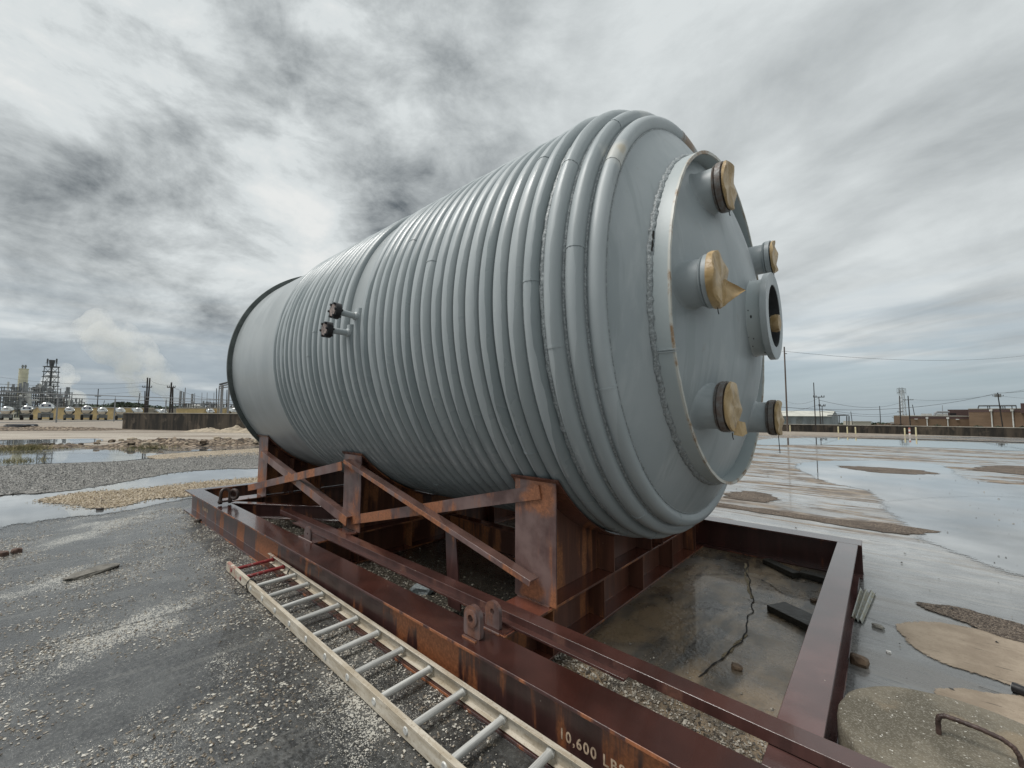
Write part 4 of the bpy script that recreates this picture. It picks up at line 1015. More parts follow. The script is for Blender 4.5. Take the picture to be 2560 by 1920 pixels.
# corrugated scrap
mb = MB(); n = 40; A, B, Cc, Dd = G(2130, 1545), G(2163, 1555), G(2190, 1497), G(2150, 1477); vs = []
A, B, Cc, Dd = Vector((-.215, 4.28, 0)), Vector((-.035, 4.36, 0)), Vector((-.035, 4.95, 0)), Vector((-.20, 4.98, 0))
A = G(2128, 1550); B = G(2158, 1562); Cc = G(2190, 1486); Dd = G(2148, 1478)
for j in (0, 1):
    for i in range(n+1):
        u_ = i/n
        for v_ in (0, 1):
            p = (A.lerp(B, u_) if v_ == 0 else Dd.lerp(Cc, u_)); vs.append((p.x, p.y, .020+.013*math.sin(u_*math.pi*6)-j*.003))
m_ = 2*(n+1); fs = []
for i in range(n):
    a = 2*i; fs += [(a, a+1, a+3, a+2), (m_+a, m_+a+2, m_+a+3, m_+a+1)]
fs += [(2*i, 2*i+2, m_+2*i+2, m_+2*i) for i in range(n)]+[(2*i+1, m_+2*i+1, m_+2*i+3, 2*i+3) for i in range(n)]
mb.add(vs, fs); o = mb.build('corrugated_scrap', simple('galvanized_sheet', (.62, .66, .66), .4, .25, 25, .3, 60, metal=.2, c2=(.42, .39, .28)), smooth=True, sharp=50)
tag(o, 'torn scrap of corrugated galvanized sheet leaning by the end beam', 'scrap metal')
# black pipe offcut
p = G(2532, 1730); q = G(2640, 1772)
pe = thing('pipe_offcut', p, 'black pipe offcut with a pale end at the right picture edge', 'pipe')
d = (Vector((q.x, q.y, 0))-Vector((p.x, p.y, 0))).normalized(); P0 = Vector((p.x, p.y, .028))
mb = MB(); mb.tube([P0, P0+d*.4], .027, 20); mb.build('pipe', M_BLACK, pe, smooth=True, sharp=40)
mb = MB(); mb.tube([P0-d*.002, P0-d*.003], .020, 16); mb.build('end_face', simple('pale_face', (.6, .6, .58), .5, .2), pe)
# ---- stones and shell grit
def scatter(name, n, samp, size, mat, label, cat, flat=.5, zb=.002, seed=1):
    r = random.Random(seed); V = []; Fc = []
    for i in range(n):
        x, y, s = samp(r)
        if x is None: continue
        s = size[0]+(size[1]-size[0])*r.random()**3.0 if s is None else s
        a = r.random()*6.28; ca_, sa_ = math.cos(a), math.sin(a); o_ = len(V)
        e1, e2, e3 = s*(.7+.6*r.random()), s*(.45+.5*r.random()), s*flat*(.5+.7*r.random())
        for (p_, q_, h_) in ((1, 0, .2), (.2, 1, .35), (-1, .1, .25), (-.1, -1, .3), (.15+.3*r.random(), .1, 1)):
            px_, py_ = p_*e1*.5, q_*e2*.5
            V.append((x+px_*ca_-py_*sa_, y+px_*sa_+py_*ca_, zb+h_*e3))
        Fc += [(o_, o_+1, o_+4), (o_+1, o_+2, o_+4), (o_+2, o_+3, o_+4), (o_+3, o_, o_+4), (o_+3, o_+2, o_+1, o_)]
    me = bpy.data.meshes.new(name); me.from_pydata(V, [], Fc); me.update()
    me.materials.append(mat); o = bpy.data.objects.new(name, me); COL.objects.link(o)
    tag(o, label, cat, kind='stuff'); return o
def chip_mat(name, c1, c2, c3):
    m, t, b = new_mat(name); P = pos(t)
    k = t.sep(t.vor(P, 45, out='Color'))[0]
    c = t.mix(t.step(k, .25, .45), c1, c2); c = t.mix(t.step(k, .7, .85), c, c3)
    t.put(b.inputs['Base Color'], c); b.inputs['Roughness'].default_value = .55; return m
M_CHIP = chip_mat('shell_chips', (.24, .20, .15), (.62, .59, .52), (.12, .095, .07))
M_PEB = chip_mat('pebbles', (.17, .15, .12), (.40, .36, .29), (.08, .07, .06))
def s_left(r):
    while True:
        d_ = 1.0+8.5*r.random()**.75; px_ = -100+1500*r.random(); dd = ray(px_, 1300); dd.z = 0; dd.normalize()
        x, y = dd.x*d_, dd.y*d_
        if y > 1.60: continue
        v = mnoise.noise(Vector((x*1.3, y*1.3, 3)))+.7*mnoise.noise(Vector((x*4, y*1.6, 8)))
        if v*1.3+.35 < r.random()*1.0: continue
        return x, y, None
scatter('shell_chips', 26000, s_left, (.003, .024), M_CHIP, 'pale shell chips strewn over the left asphalt', 'shell chips', .35, .001, 2)
def s_edge(r):
    x = -8.9+8.2*r.random(); y = 1.62-abs(r.gauss(0, .20))*(1.4 if x > -5 else 1.6)
    if mnoise.noise(Vector((x*2, y*2, 1))) < -.15: return None, None, None
    return x, y, None
scatter('shell_gravel', 9000, s_edge, (.005, .024), M_CHIP, 'broken shell gravel banked along the near skid beam', 'gravel', .5, .001, 3)
def s_in(r):
    x = -8.3+6.2*r.random(); y = 2.05+abs(r.gauss(0, .38))
    if y > 3.2 or (y > 2.3 and r.random() < .6): return None, None, None
    return x, y, None
scatter('shell_gravel', 11000, s_in, (.008, .036), M_PEB, 'dirty shell gravel between the near beam and the saddles', 'gravel', .6, .002, 4)
M_PEB2 = chip_mat('corner_pebbles', (.13, .11, .085), (.42, .39, .33), (.055, .045, .035))
def s_corner(r):
    x = -1.72+1.32*r.random(); y = 2.20+abs(r.gauss(0, .20))-.05*(x+1)+.10*mnoise.noise(Vector((x*5, 0, 3)))
    return x, y, None
scatter('shell_gravel', 4600, s_corner, (.005, .022), M_PEB2, 'pale shell gravel under the loose channels near the corner', 'gravel', .6, .004, 5)
def s_right(r):
    d_ = 2.5+14*r.random()**.8; px_ = 1750+900*r.random(); dd = ray(px_, 1300); dd.z = 0; dd.normalize(); x, y = dd.x*d_, dd.y*d_
    if x < -.15 and y < 5.7: return None, None, None
    return x, y, None
scatter('grit', 260, s_right, (.010, .045), M_DSTONE if False else chip_mat('dark_grit', (.05, .045, .04), (.10, .085, .07), (.26, .22, .16)), 'dark grit scattered over the wet right-hand ground', 'grit', .5, .006, 6)
def inpoly(P, x, y):
    c = False; j = len(P)-1
    for i in range(len(P)):
        if (P[i][1] > y) != (P[j][1] > y) and x < (P[j][0]-P[i][0])*(y-P[i][1])/(P[j][1]-P[i][1])+P[i][0]: c = not c
        j = i
    return c
def s_poly(pix):
    P = [(p.x, p.y) for p in (G(*q) for q in pix)]; xs = [p[0] for p in P]; ys = [p[1] for p in P]
    def f(r):
        for _ in range(60):
            x = min(xs)+(max(xs)-min(xs))*r.random(); y = min(ys)+(max(ys)-min(ys))*r.random()
            if inpoly(P, x, y): return x+r.gauss(0, .09), y+r.gauss(0, .09), None
        return None, None, None
    return f
M_TANP = chip_mat('tan_pebbles', (.34, .26, .16), (.56, .48, .36), (.15, .11, .07))
M_GRYP = chip_mat('gray_pebbles', (.16, .16, .155), (.36, .35, .32), (.09, .085, .08))
scatter('tan_gravel', 9000, s_poly([(90, 1254), (202, 1232), (347, 1223), (492, 1207), (640, 1195), (760, 1186), (760, 1214), (640, 1219), (560, 1231), (480, 1242), (376, 1250), (320, 1264), (260, 1274), (190, 1266)]), (.02, .055), M_TANP, 'tan gravel bank running to the far left skid corner', 'gravel', .6, .012, 7)
scatter('gray_gravel', 9000, s_poly([(-20, 1170), (150, 1162), (300, 1157), (400, 1150), (520, 1140), (640, 1132), (640, 1166), (560, 1172), (470, 1178), (380, 1190), (300, 1205), (200, 1222), (100, 1232), (-20, 1238)]), (.03, .075), M_GRYP, 'gray gravel band between the two left puddles', 'gravel', .6, .014, 8)
# ================================================================== BACKGROUND, LEFT
def px2m(D_): return D_/FPX
def cylz(mb, c, r, h, n=16, r2=None): mb.lathe([(0, .001), (0, r), (h, r if r2 is None else r2), (h, .001)], c, 'Z', n)
def seg(mb, a, b, r, n=6): mb.tube([a, b], r, n)
M_WALL = None
def wall_mat():
    m, t, b = new_mat('stained_concrete_wall'); P = pos(t)
    n = t.noise(t.vm('MULTIPLY', P, (1.6, 1.6, .25)), 1.2, 6, .65); n2 = t.noise(P, 1.2, 4, .6)
    c = t.mix(t.step(n, .40, .62), (.018, .016, .013), (.075, .060, .044)); c = t.mix(t.m('MULTIPLY', t.step(n2, .56, .72), .5), c, (.20, .16, .12))
    t.put(b.inputs['Base Color'], c); b.inputs['Roughness'].default_value = .85; return m
M_WALL = wall_mat()
M_CAP = simple('pale_wall_cap', (.34, .32, .28), .8, .2)
def wall(name, pts, z0s, h, th, label, cap=.0):
    r_ = thing(name, (pts[0][0], pts[0][1], 0), label, 'wall')
    mb = MB(); mc = MB()
    for (a, b), (za, zb) in zip(zip(pts[:-1], pts[1:]), zip(z0s[:-1], z0s[1:])):
        d = (Vector((b[0], b[1], 0))-Vector((a[0], a[1], 0))).normalized(); nn = Vector((-d.y, d.x, 0))*th
        A = Vector((a[0], a[1], za)); B = Vector((b[0], b[1], zb)); H = Vector((0, 0, h)); dn = Vector((0, 0, -.5))
        mb.add([A+dn, B+dn, B+H, A+H, A+dn+nn, B+dn+nn, B+H+nn, A+H+nn], [(0, 1, 2, 3), (5, 4, 7, 6), (3, 2, 6, 7), (4, 0, 3, 7), (1, 5, 6, 2)])
        if cap:
            o_ = nn*.1; K = Vector((0, 0, cap)); A2, B2 = A+H-o_+Vector((0, 0, .002)), B+H-o_+Vector((0, 0, .002)); n2 = nn*1.2
            mc.add([A2, B2, B2+K, A2+K, A2+n2, B2+n2, B2+K+n2, A2+K+n2], [(0, 1, 2, 3), (5, 4, 7, 6), (3, 2, 6, 7), (4, 0, 3, 7), (1, 5, 6, 2), (0, 4, 5, 1)])
    mb.build('wall_body', M_WALL, r_)
    if cap: mc.build('coping', M_CAP, r_)
    return r_
a = W(305, 1076, 37); b = W(690, 1078, 31.5)
wall('concrete_wall', [(a.x, a.y), (b.x, b.y)], [0, 0], 1.40, .3, 'dark stained concrete wall left of the tank below the pipe fence', .05)
# pipe fence
M_GALV = simple('galvanized_pipe', (.27, .28, .29), .5, .15, 6, 0, metal=.2)
M_DKP = simple('dark_wood_pole', (.035, .030, .028), .8, .3, 3, .2)
M_BRP = simple('brown_wood_pole', (.125, .100, .085), .85, .3, 2, .3, stretch=(1, 1, .2))
def fpt(px):      # fence line
    inv = (1/50.5)+((1/84.0)-(1/50.5))*px/584.0; return W(px, 1060, 1/inv)
fen = thing('pipe_fence', fpt(140), 'tall gray steel pipe fence standing before the row of tank trailers', 'fence')
def frail(zt_, r):
    mb = MB(); ps = [fpt(x) for x in (-160, 140, 284, 412, 522, 640, 760)]
    mb.tube([(p.x, p.y, zt_) for p in ps], r, 6); return mb
frail(3.85, .055).build('rail', M_GALV, fen); frail(3.30, .045).build('rail', M_GALV, fen); frail(.12, .04).build('rail', M_GALV, fen)
for zt_ in (2.9, 2.5, 2.15): frail(zt_, .008).build('wire', M_GALV, fen)
for px_ in (-20, 140, 284, 412, 522, 640):
    p = fpt(px_); mb = MB(); seg(mb, (p.x, p.y, 0), (p.x, p.y, 3.42), .085, 10); seg(mb, (p.x, p.y, 3.42), (p.x-.05, p.y, 3.85), .03, 6); mb.build('post', M_GALV, fen, smooth=True, sharp=40)
# tanker trailers (rear view)
M_STEEL = simple('polished_stainless', (.68, .68, .66), .12, .1, 1.2, .12, 3, metal=1.0, bd=.05)
M_TYRE = simple('tyre_black', (.02, .02, .02), .8, .2, 6, 0)
M_FEND = simple('gray_fender', (.20, .21, .21), .6, .2, 3, 0)
M_BLUE = simple('dark_blue_placard', (.03, .045, .10), .5, .2, 3, 0)
M_WHITE = simple('white_paint', (.78, .78, .76), .5, .1, 3, 0)
M_CREAM = simple('cream_cladding', (.56, .43, .22), .7, .12, 1.2, .1, 5)
def VD(p): d = Vector((p[0], p[1], 0)); return d.normalized()
FW = Vector((F_.x, F_.y, 0)).normalized(); RT = Vector((R0.x, R0.y, 0)).normalized()
def trailer(px_, D_, wpx, fd, plac, label, yaw=0.0):
    base = W(px_, 1050, D_); zb = base.z; s_ = wpx*px2m(D_)*1.12/2.95; sa = .80*.73*2.95/2.45
    r_ = thing('tank_trailer', (base.x, base.y, zb), label, 'tank trailer', 'stainless tank trailers parked in a row')
    f = W(190, 1040, 90)-CAM; f.z = 0; f.normalize(); r = Vector((f.y, -f.x, 0))
    if yaw: q = Matrix.Rotation(yaw, 3, 'Z'); r = q@r; f = q@f
    up = Vector((0, 0, 1)); O = Vector((base.x, base.y, zb))
    def pt(a_, b_, c_): return O+r*a_*s_*sa+f*b_*s_+up*c_*s_
    n = 28; mb = MB(); vs = []; secs = [(0.0, .001), (-.0, .75), (.10, .93), (.30, 1.0), (11, 1.0), (11.3, .8), (11.3, .001)]
    for bb, k in secs:
        for i in range(n):
            a_ = 2*math.pi*i/n; vs.append(pt(1.2*k*math.cos(a_), bb, 1.97+.93*k*math.sin(a_)))
    mb.add(vs, [(j*n+i, j*n+(i+1) % n, (j+1)*n+(i+1) % n, (j+1)*n+i) for j in range(len(secs)-1) for i in range(n)])
    mb.build('barrel', M_STEEL, r_, smooth=True, sharp=60)
    def bx(mb, a0, a1, b0, b1, c0, c1):
        vs = [pt(*q) for q in ((a0, b0, c0), (a1, b0, c0), (a1, b1, c0), (a0, b1, c0), (a0, b0, c1), (a1, b0, c1), (a1, b1, c1), (a0, b1, c1))]
        mb.add(vs, [(0, 3, 2, 1), (4, 5, 6, 7), (0, 1, 5, 4), (1, 2, 6, 5), (2, 3, 7, 6), (3, 0, 4, 7)])
    mb = MB(); bx(mb, -1.22, 1.22, -.1, .1, 1.02, 1.20); bx(mb, -.5, .5, .1, 10.5, .95, 1.15); bx(mb, -.72, .72, .15, .4, .45, .95); mb.build('chassis', M_FEND, r_)
    for s2 in (-1, 1):
        mb = MB(); bx(mb, s2*1.22, s2*.72, -.05, .02, .35, 1.0); mb.build('mud_flap', M_TYRE if fd else M_FEND, r_)
        mb = MB()
        for bb in (.6, 1.9): mb.tube([pt(s2*1.18, bb, .50), pt(s2*.62, bb, .50)], .50*s_, 16)
        mb.build('wheel', M_TYRE, r_, smooth=True, sharp=40)
    mb = MB(); bx(mb, -.75, .75, -.045, -.015, 2.18, 2.55); pl = mb.build('placard', M_BLUE if plac else M_WHITE, r_)
    mb = MB(); x_ = -.40
    for wd in (.06, .10, .16, .12, .10): bx(mb, x_, x_+wd, -.060, -.047, 2.27, 2.46); x_ += wd+.045
    mb.build('lettering', M_WHITE if plac else M_BLUE, pl)
    mb = MB(); bx(mb, -.35, .35, .25, 9, 2.88, 2.98); mb.build('walkway', M_STEEL, r_)
TR = [(13.7, 84, 31, 0, 0, 'leftmost stainless tank trailer, cut by the left picture edge'),
      (64.7, 84, 33, 1, 1, 'stainless tank trailer with black flaps just right of the cream silo base'),
      (112.8, 82, 40, 0, 1, 'largest stainless tank trailer, standing left of the first fence post'),
      (171.9, 86, 30, 0, 0, 'stainless tank trailer just right of the first fence post'),
      (215.8, 86, 33, 1, 1, 'stainless tank trailer with blue placard and black flaps midway between two fence posts'),
      (255, 86, 29, 0, 0, 'stainless tank trailer with gray flaps left of the second fence post'),
      (300.6, 86, 28, 1, 0, 'stainless tank trailer directly right of the second fence post, partly behind the wall end'),
      (344.6, 88, 28, 1, 0, 'stainless tank trailer behind the wall left of the twin dark poles'),
      (406.5, 94, 25, 1, 0, 'stainless tank trailer behind the wall beside the third fence post'),
      (526, 100, 26, 1, 0, 'white lettered tank trailer behind the wall near the pipe gantry'),
      (588, 100, 28, 1, 0, 'stainless tank trailer half hidden by the gray tank')]
for i, (px_, D_, wp, fd, plc, lb) in enumerate(TR): trailer(px_, D_, wp, fd, plc, lb, .0)
def bldg(name, px0, px1, ytop, ybot, D_, depth, mat, label, D2=None, roof=0, cat='building', rmat=None):
    D2 = D2 or D_
    a = W(px0, ybot, D_); b = W(px1, ybot, D2); zt_ = W((px0+px1)/2, ytop, (D_+D2)/2).z; zb = min(a.z, b.z)-2
    r_ = thing(name, (a.x, a.y, zb), label, cat)
    d = Vector((b.x-a.x, b.y-a.y, 0)); nn = Vector((-d.y, d.x, 0)).normalized()*depth
    if nn.dot(FW) < 0: nn = -nn
    A = Vector((a.x, a.y, zb)); B = Vector((b.x, b.y, zb)); H = Vector((0, 0, zt_-zb))
    mb = MB(); mb.add([A, B, B+nn, A+nn, A+H, B+H, B+H+nn, A+H+nn], [(0, 1, 5, 4), (1, 2, 6, 5), (2, 3, 7, 6), (3, 0, 4, 7), (4, 5, 6, 7)])
    mb.build('wall', mat, r_)
    K = Vector((0, 0, .25)); o_ = nn.normalized()*-.15
    mb = MB(); T = [A+H+o_, B+H+o_, B+H+nn, A+H+nn]; T = [q+Vector((0, 0, .003)) for q in T]
    mb.add(T+[q+K for q in T], [(0, 1, 5, 4), (1, 2, 6, 5), (2, 3, 7, 6), (3, 0, 4, 7), (4, 5, 6, 7), (3, 2, 1, 0)]); mb.build('roof', rmat or M_CAP, r_)
    return r_, A, B, nn, zt_, zb
bldg('storage_shed', 72, 312, 1020, 1048, 99, 8, M_CREAM, 'long cream shed behind the row of tank trailers')
bldg('storage_shed', 312, 402, 1024, 1048, 104, 8, simple('pale_cladding', (.36, .34, .30), .7, .15), 'low pale gray shed behind the wall left of the dark poles')
bldg('storage_shed', 440, 515, 1021.5, 1040, 102, 8, M_CREAM, 'cream yellow shed above the middle of the stained wall')
bldg('storage_shed', 541, 572, 1021, 1040, 104, 8, M_CREAM, 'small cream shed seen between the gantry posts')
# far trees as separate small trees would be specks: one wood
M_LEAF = simple('dark_foliage', (.045, .065, .035), .8, .4, .6, 0)
def foliage(name, boxes, label, cat, seed, n=900, s=(.5, 1.4), mat=M_LEAF, kind='stuff'):
    r = random.Random(seed); mb = MB()
    for i in range(n):
        a, b, w_, h_ = boxes[r.randrange(len(boxes))]
        u_ = r.random(); c = Vector(a).lerp(Vector(b), u_); hh = h_*(.6+.5*mnoise.noise(Vector((c.x*.08, c.y*.08, seed))))*r.random()**.7
        c = c+Vector((r.uniform(-w_, w_), r.uniform(-w_, w_), hh)); q = s[0]+(s[1]-s[0])*r.random()
        vs = [c+Vector((r.uniform(-q, q), r.uniform(-q, q), r.uniform(-q, q)*.7)) for _ in range(4)]
        mb.add(vs, [(0, 1, 2), (0, 2, 3), (0, 3, 1), (1, 3, 2)])
    o = mb.build(name, mat); return tag(o, label, cat, kind=kind)
a, b = W(175, 1024, 230), W(455, 1024, 250)
foliage('far_wood', [((a.x, a.y, a.z-1), (b.x, b.y, b.z-1), 5, 5.5)], 'far dark green line of trees beyond the trailers', 'wood', 3, 2600, (.6, 1.5))
# silo
M_SILO = simple('cream_silo_paint', (.64, .61, .46), .6, .15, 1.0, 0)
D_ = 135; p = W(49.5, 1045, D_); k = px2m(D_); zt_ = W(52, 922, D_).z; hs_ = zt_-p.z
sil = thing('silo', p, 'tall cream banded silo with rooftop filters at the far left', 'silo')
mb = MB(); cylz(mb, p, 8.2*k, hs_*.50, 24); mb.build('lower_shell', M_SILO, sil, smooth=True, sharp=40)
mb = MB(); cylz(mb, p+Vector((0, 0, hs_*.5+.01)), 7.4*k, hs_*.06, 24); mb.build('band', M_FEND, sil, smooth=True, sharp=40)
mb = MB(); cylz(mb, p+Vector((0, 0, hs_*.56+.02)), 8.2*k, hs_*.44, 24)
for q in (.60, .68, .76, .84, .92, 1.0): mb.lathe([(0, 8.2*k), (0, 8.7*k), (.22, 8.7*k), (.22, 8.2*k)], p+Vector((0, 0, hs_*q-.1)), 'Z', 24)
mb.build('upper_shell', M_SILO, sil, smooth=True, sharp=40)
for dx_ in (-3.6, 3.6):
    mb = MB(); c = p+RT*dx_*k; cylz(mb, c+Vector((0, 0, hs_+.02)), 1.6*k, 5.5*k, 10); cylz(mb, c+Vector((0, 0, hs_+5.5*k+.03)), 2.6*k, 5*k, 10, 1.5*k); mb.build('rooftop_filter', M_FEND, sil, smooth=True, sharp=40)
mb = MB(); c = p-RT*8.9*k
for s2 in (-.8, .8): seg(mb, c+RT*s2*k, c+RT*s2*k+Vector((0, 0, hs_)), .06, 4)
mb.build('ladder_run', M_FEND, sil)
# lattice flare tower
M_LAT = simple('dark_lattice_steel', (.095, .10, .105), .7, .3, 2, 0)
D_ = 150; k = px2m(D_); p = W(119, 1045, D_); zt_ = W(120, 917, D_).z
def lattice(name, base, hw0, hw1, h, n, label, cat='tower', r=.12, mat=M_LAT, plat=True):
    r_ = thing(name, base, label, cat); mb = MB(); cor = []
    for j in range(n+1):
        q = hw0+(hw1-hw0)*j/n; z = h*j/n; cor.append([base+RT*sx*q+FW*sy*q+Vector((0, 0, z)) for sx, sy in ((-1, -1), (1, -1), (1, 1), (-1, 1))])
    for j in range(n):
        for i in range(4):
            seg(mb, cor[j][i], cor[j+1][i], r, 4)
            seg(mb, cor[j][i], cor[j+1][(i+1) % 4], r*.5, 4); seg(mb, cor[j+1][i], cor[j][(i+1) % 4], r*.5, 4)
            seg(mb, cor[j+1][i], cor[j+1][(i+1) % 4], r*.7, 4)
    mb.build('frame', mat, r_)
    return r_, cor
flare, cor = lattice('flare_tower', p, 10.5*k, 8.5*k, zt_-p.z, 6, 'dark steel lattice tower with three burner stacks beside the cream silo', r=.11)
H_ = zt_-p.z
for j, q in enumerate((.62, .70, .80, .90, 1.0)):
    z = p.z+H_*q; hw = (10.5-2*q)*k+.3; mb = MB(); c = Vector((p.x, p.y, z))
    vs = [c+RT*sx*hw+FW*sy*hw for sx, sy in ((-1, -1), (1, -1), (1, 1), (-1, 1))]; up = Vector((0, 0, .28))
    mb.add(vs+[v+up for v in vs], [(0, 1, 5, 4), (1, 2, 6, 5), (2, 3, 7, 6), (3, 0, 4, 7), (4, 5, 6, 7), (3, 2, 1, 0)]); mb.build('platform', M_LAT, flare)
mb = MB(); c = Vector((p.x, p.y, p.z+H_*.55)); cylz(mb, c, 2*k, H_*.45+2*k, 10); cylz(mb, c+Vector((0, 0, H_*.45+2*k)), 3.6*k, 16*k, 12, 5.8*k); mb.build('burner', M_LAT, flare, smooth=True, sharp=40)
for s2 in (-1, 1):
    c = Vector((p.x, p.y, zt_))+RT*s2*11.5*k; mb = MB(); cylz(mb, c, .7*k, 22*k, 8); cylz(mb, c+Vector((0, 0, 10*k)), 3.2*k, 1*k, 10); cylz(mb, c+Vector((0, 0, 12*k)), 1.6*k, 9*k, 10); mb.build('side_stack', M_LAT, flare)
mb = MB(); c = W(127, 1020, D_-3)
for q in (-1, 1): seg(mb, c+RT*q*3*k, Vector((p.x, p.y, zt_-6))+RT*9*k, .1, 4)
mb.build('stair_run', M_LAT, flare)
# process units: decks, columns, vessels and pipes
M_PIPE = simple('plant_gray_pipe', (.24, .25, .26), .5, .35, .7, 0); M_PWH = simple('plant_white', (.62, .62, .60), .5, .15, .8, 0)
def unit(px0, px1, ytop, D_, seed, label, dens=1.0):
    r = random.Random(seed); k = px2m(D_); base = W((px0+px1)/2, 1044, D_); hw = (px1-px0)/2*k; H = W((px0+px1)/2, ytop, D_).z-base.z
    r_ = thing('process_unit', base, label, 'process unit'); up = Vector((0, 0, 1)); mb = MB(); dp = 6
    nx_ = max(2, int((px1-px0)/6)); nz_ = max(2, int((1040-ytop)/9))
    for i in range(nx_+1):
        for yy in (0, dp):
            a = base+RT*(-hw+2*hw*i/nx_)+FW*yy; seg(mb, a, a+up*H*r.choice((1, 1, .8)), .10, 4)
    for j in range(1, nz_+1):
        z = H*j/nz_*.97
        for yy in (0, dp): seg(mb, base-RT*hw+FW*yy+up*z, base+RT*hw+FW*yy+up*z, .11, 4)
        if j == nz_ or r.random() < .5: seg(mb, base-RT*hw+up*(z+1), base+RT*hw+up*(z+1), .05, 4)
    mb.build('steel_frame', M_LAT, r_)
    mp = MB(); mw_ = MB()
    for i in range(int((px1-px0)*.9*dens)):
        a = base+RT*r.uniform(-hw, hw)+FW*r.uniform(.3, dp-.3)+up*H*r.uniform(.05, .9); L = r.uniform(1, 6)
        tgt = mp if r.random() < .65 else mw_
        if r.random() < .55:
            b = a+RT*L*r.choice((-1, 1)); 
            if abs((b-base).dot(RT)) > hw*1.05: b = a+RT*.5
            seg(tgt, a, b, r.uniform(.10, .28), 6)
        else: seg(tgt, a, a+up*min(L, H*.3), r.uniform(.12, .5), 8)
    mp.build('pipework', M_PIPE, r_, smooth=True, sharp=50); mw_.build('vessels', M_PWH, r_, smooth=True, sharp=50)
    return r_
unit(-40, 42, 966, 128, 1, 'crowded gray pipe structure at the extreme left behind the trailers', 1.3)
unit(56, 98, 968, 140, 2, 'pipe structure with white ducts between silo and lattice tower', 1.3)
unit(84, 128, 978, 138, 3, 'low pipework at the foot of the lattice tower', 1.2)
unit(128, 163, 994, 140, 4, 'small pipe rack right of the lattice tower', 1.2)
unit(432, 482, 1008, 112, 5, 'gray pipes and pale tanks behind the dark pole cluster', 1.2)
unit(484, 540, 1008, 118, 6, 'low white pipework behind the third and fourth fence posts', 1.0)
unit(545, 640, 1010, 118, 7, 'white equipment behind the pipe gantry beside the gray tank', 1.0)
def pole(px0, y0, px1, y1, D_, r, label, mat=M_DKP, arms=(), name='utility_pole', cat='pole', group=None, ext=1.0, extra=None):
    a = W(px1, y1, D_); b = W(px0, y0, D_); a2 = a-(b-a).normalized()*ext
    r_ = thing(name, a, label, cat, group); mb = MB(); r *= .58; mb.tube([a2, b], [r, r*.75], 8); mb.build('shaft', mat, r_, smooth=True, sharp=50)
    for (fr, hw) in arms:
        c = a.lerp(b, fr); mb = MB(); seg(mb, c-RT*hw, c+RT*hw, .07, 4); mb.build('crossarm', mat, r_)
        mi = MB()
        for q in (-.95, -.5, .5, .95): cylz(mi, c+RT*hw*q+Vector((0, 0, .08)), .06, .22, 6)
        mi.build('insulators', mat, r_)
    return r_, a, b
PL = [(246, 972, 243, 1019, 110, .20, 'dark pole above the trailers between two fence posts', [(.6, .8)]),
      (204.7, 996, 204.2, 1018, 110, .14, 'short dark pole left of the second fence post', []),
      (160.6, 991.5, 159.5, 1030, 110, .16, 'gray pole with a flared top right of the process units', []),
      (261.5, 1001, 257.5, 1017, 90, .10, 'small leaning pole above the second fence trailer', []),
      (369, 944, 364.5, 1030, 80, .26, 'left one of the twin tall dark poles', [(.72, .9)]),
      (374.8, 945, 368, 1032, 82, .26, 'right one of the twin tall dark poles', []),
      (362.5, 978, 361.5, 1040, 60, .14, 'shorter dark pole left of the twin tall poles', []),
      (350, 982, 344.6, 1020, 95, .16, 'leaning dark pole left of the twin tall poles', []),
      (428.8, 956, 423.5, 1040, 72, .26, 'tall dark pole with a small crossarm behind the wall', [(.85, .7)]),
      (432, 968, 430.5, 1040, 74, .26, 'thick reddish dark pole beside the tall crossarm pole', []),
      (463.4, 969, 461, 1018, 110, .16, 'thin gray pole right of the pale vent stacks', []),
      (487, 983, 485.5, 1018, 120, .14, 'thin gray pole above the cream shed', []),
      (505, 981.5, 504, 1018, 130, .12, 'first of three faint thin poles above the white pipework', []),
      (518, 981.5, 517, 1018, 130, .12, 'second of three faint thin poles above the white pipework', []),
      (535, 981.5, 534, 1018, 130, .12, 'third of three faint thin poles above the white pipework', []),
      (541.6, 970.7, 540.5, 1018, 110, .20, 'dark pole just left of the pipe gantry', []),
      (567.5, 974, 566, 1018, 110, .20, 'dark pole inside the pipe gantry', [])]
LP_ = {}
for i, (x0, y0, x1, y1, D_, r, lb, arms) in enumerate(PL):
    _, a, b = pole(x0, y0, x1, y1, D_, r, lb, M_BRP if i in (2, 10, 11, 12, 13, 14) else M_DKP, arms); LP_[i] = b
for (px_, yt, r, lb) in ((449.5, 978, .45, 'thick pale vent stack right of the dark pole cluster'), (457, 980, .25, 'slim pale vent stack beside the thick one'), (479, 984.5, .40, 'rusty gray vent stack above the cream shed')):
    a = W(px_, 1022, 118); b = W(px_, yt, 118); r_ = thing('vent_stack', a, lb, 'stack'); mb = MB(); cylz(mb, a, r*.7, b.z-a.z, 12); mb.build('pipe', M_PIPE, r_, smooth=True, sharp=40)
# pipe gantry
D_ = 62; gt = thing('pipe_gantry', W(555, 1040, D_), 'gray steel pipe gantry rising behind the wall beside the gray tank', 'gantry')
def gp(px_, y_, d=0): return W(px_, y_, D_+d)
for (x0, y0, x1, y1, r) in ((548.5, 964, 544, 1040, .12), (556, 962, 551.5, 1040, .30), (573.6, 958, 569, 1040, .22), (600, 952, 596, 1040, .22)):
    mb = MB(); seg(mb, gp(x1, y1), gp(x0, y0), r*.62, 8); mb.build('column', M_GALV, gt, smooth=True, sharp=50)
for (x0, y0, x1, y1, r) in ((549, 961, 602, 948, .14), (548, 966, 602, 955, .10), (548, 971, 602, 962, .08)):
    mb = MB(); seg(mb, gp(x0, y0), gp(x1, y1), r, 6); mb.build('beam', M_LAT if r > .12 else M_GALV, gt)
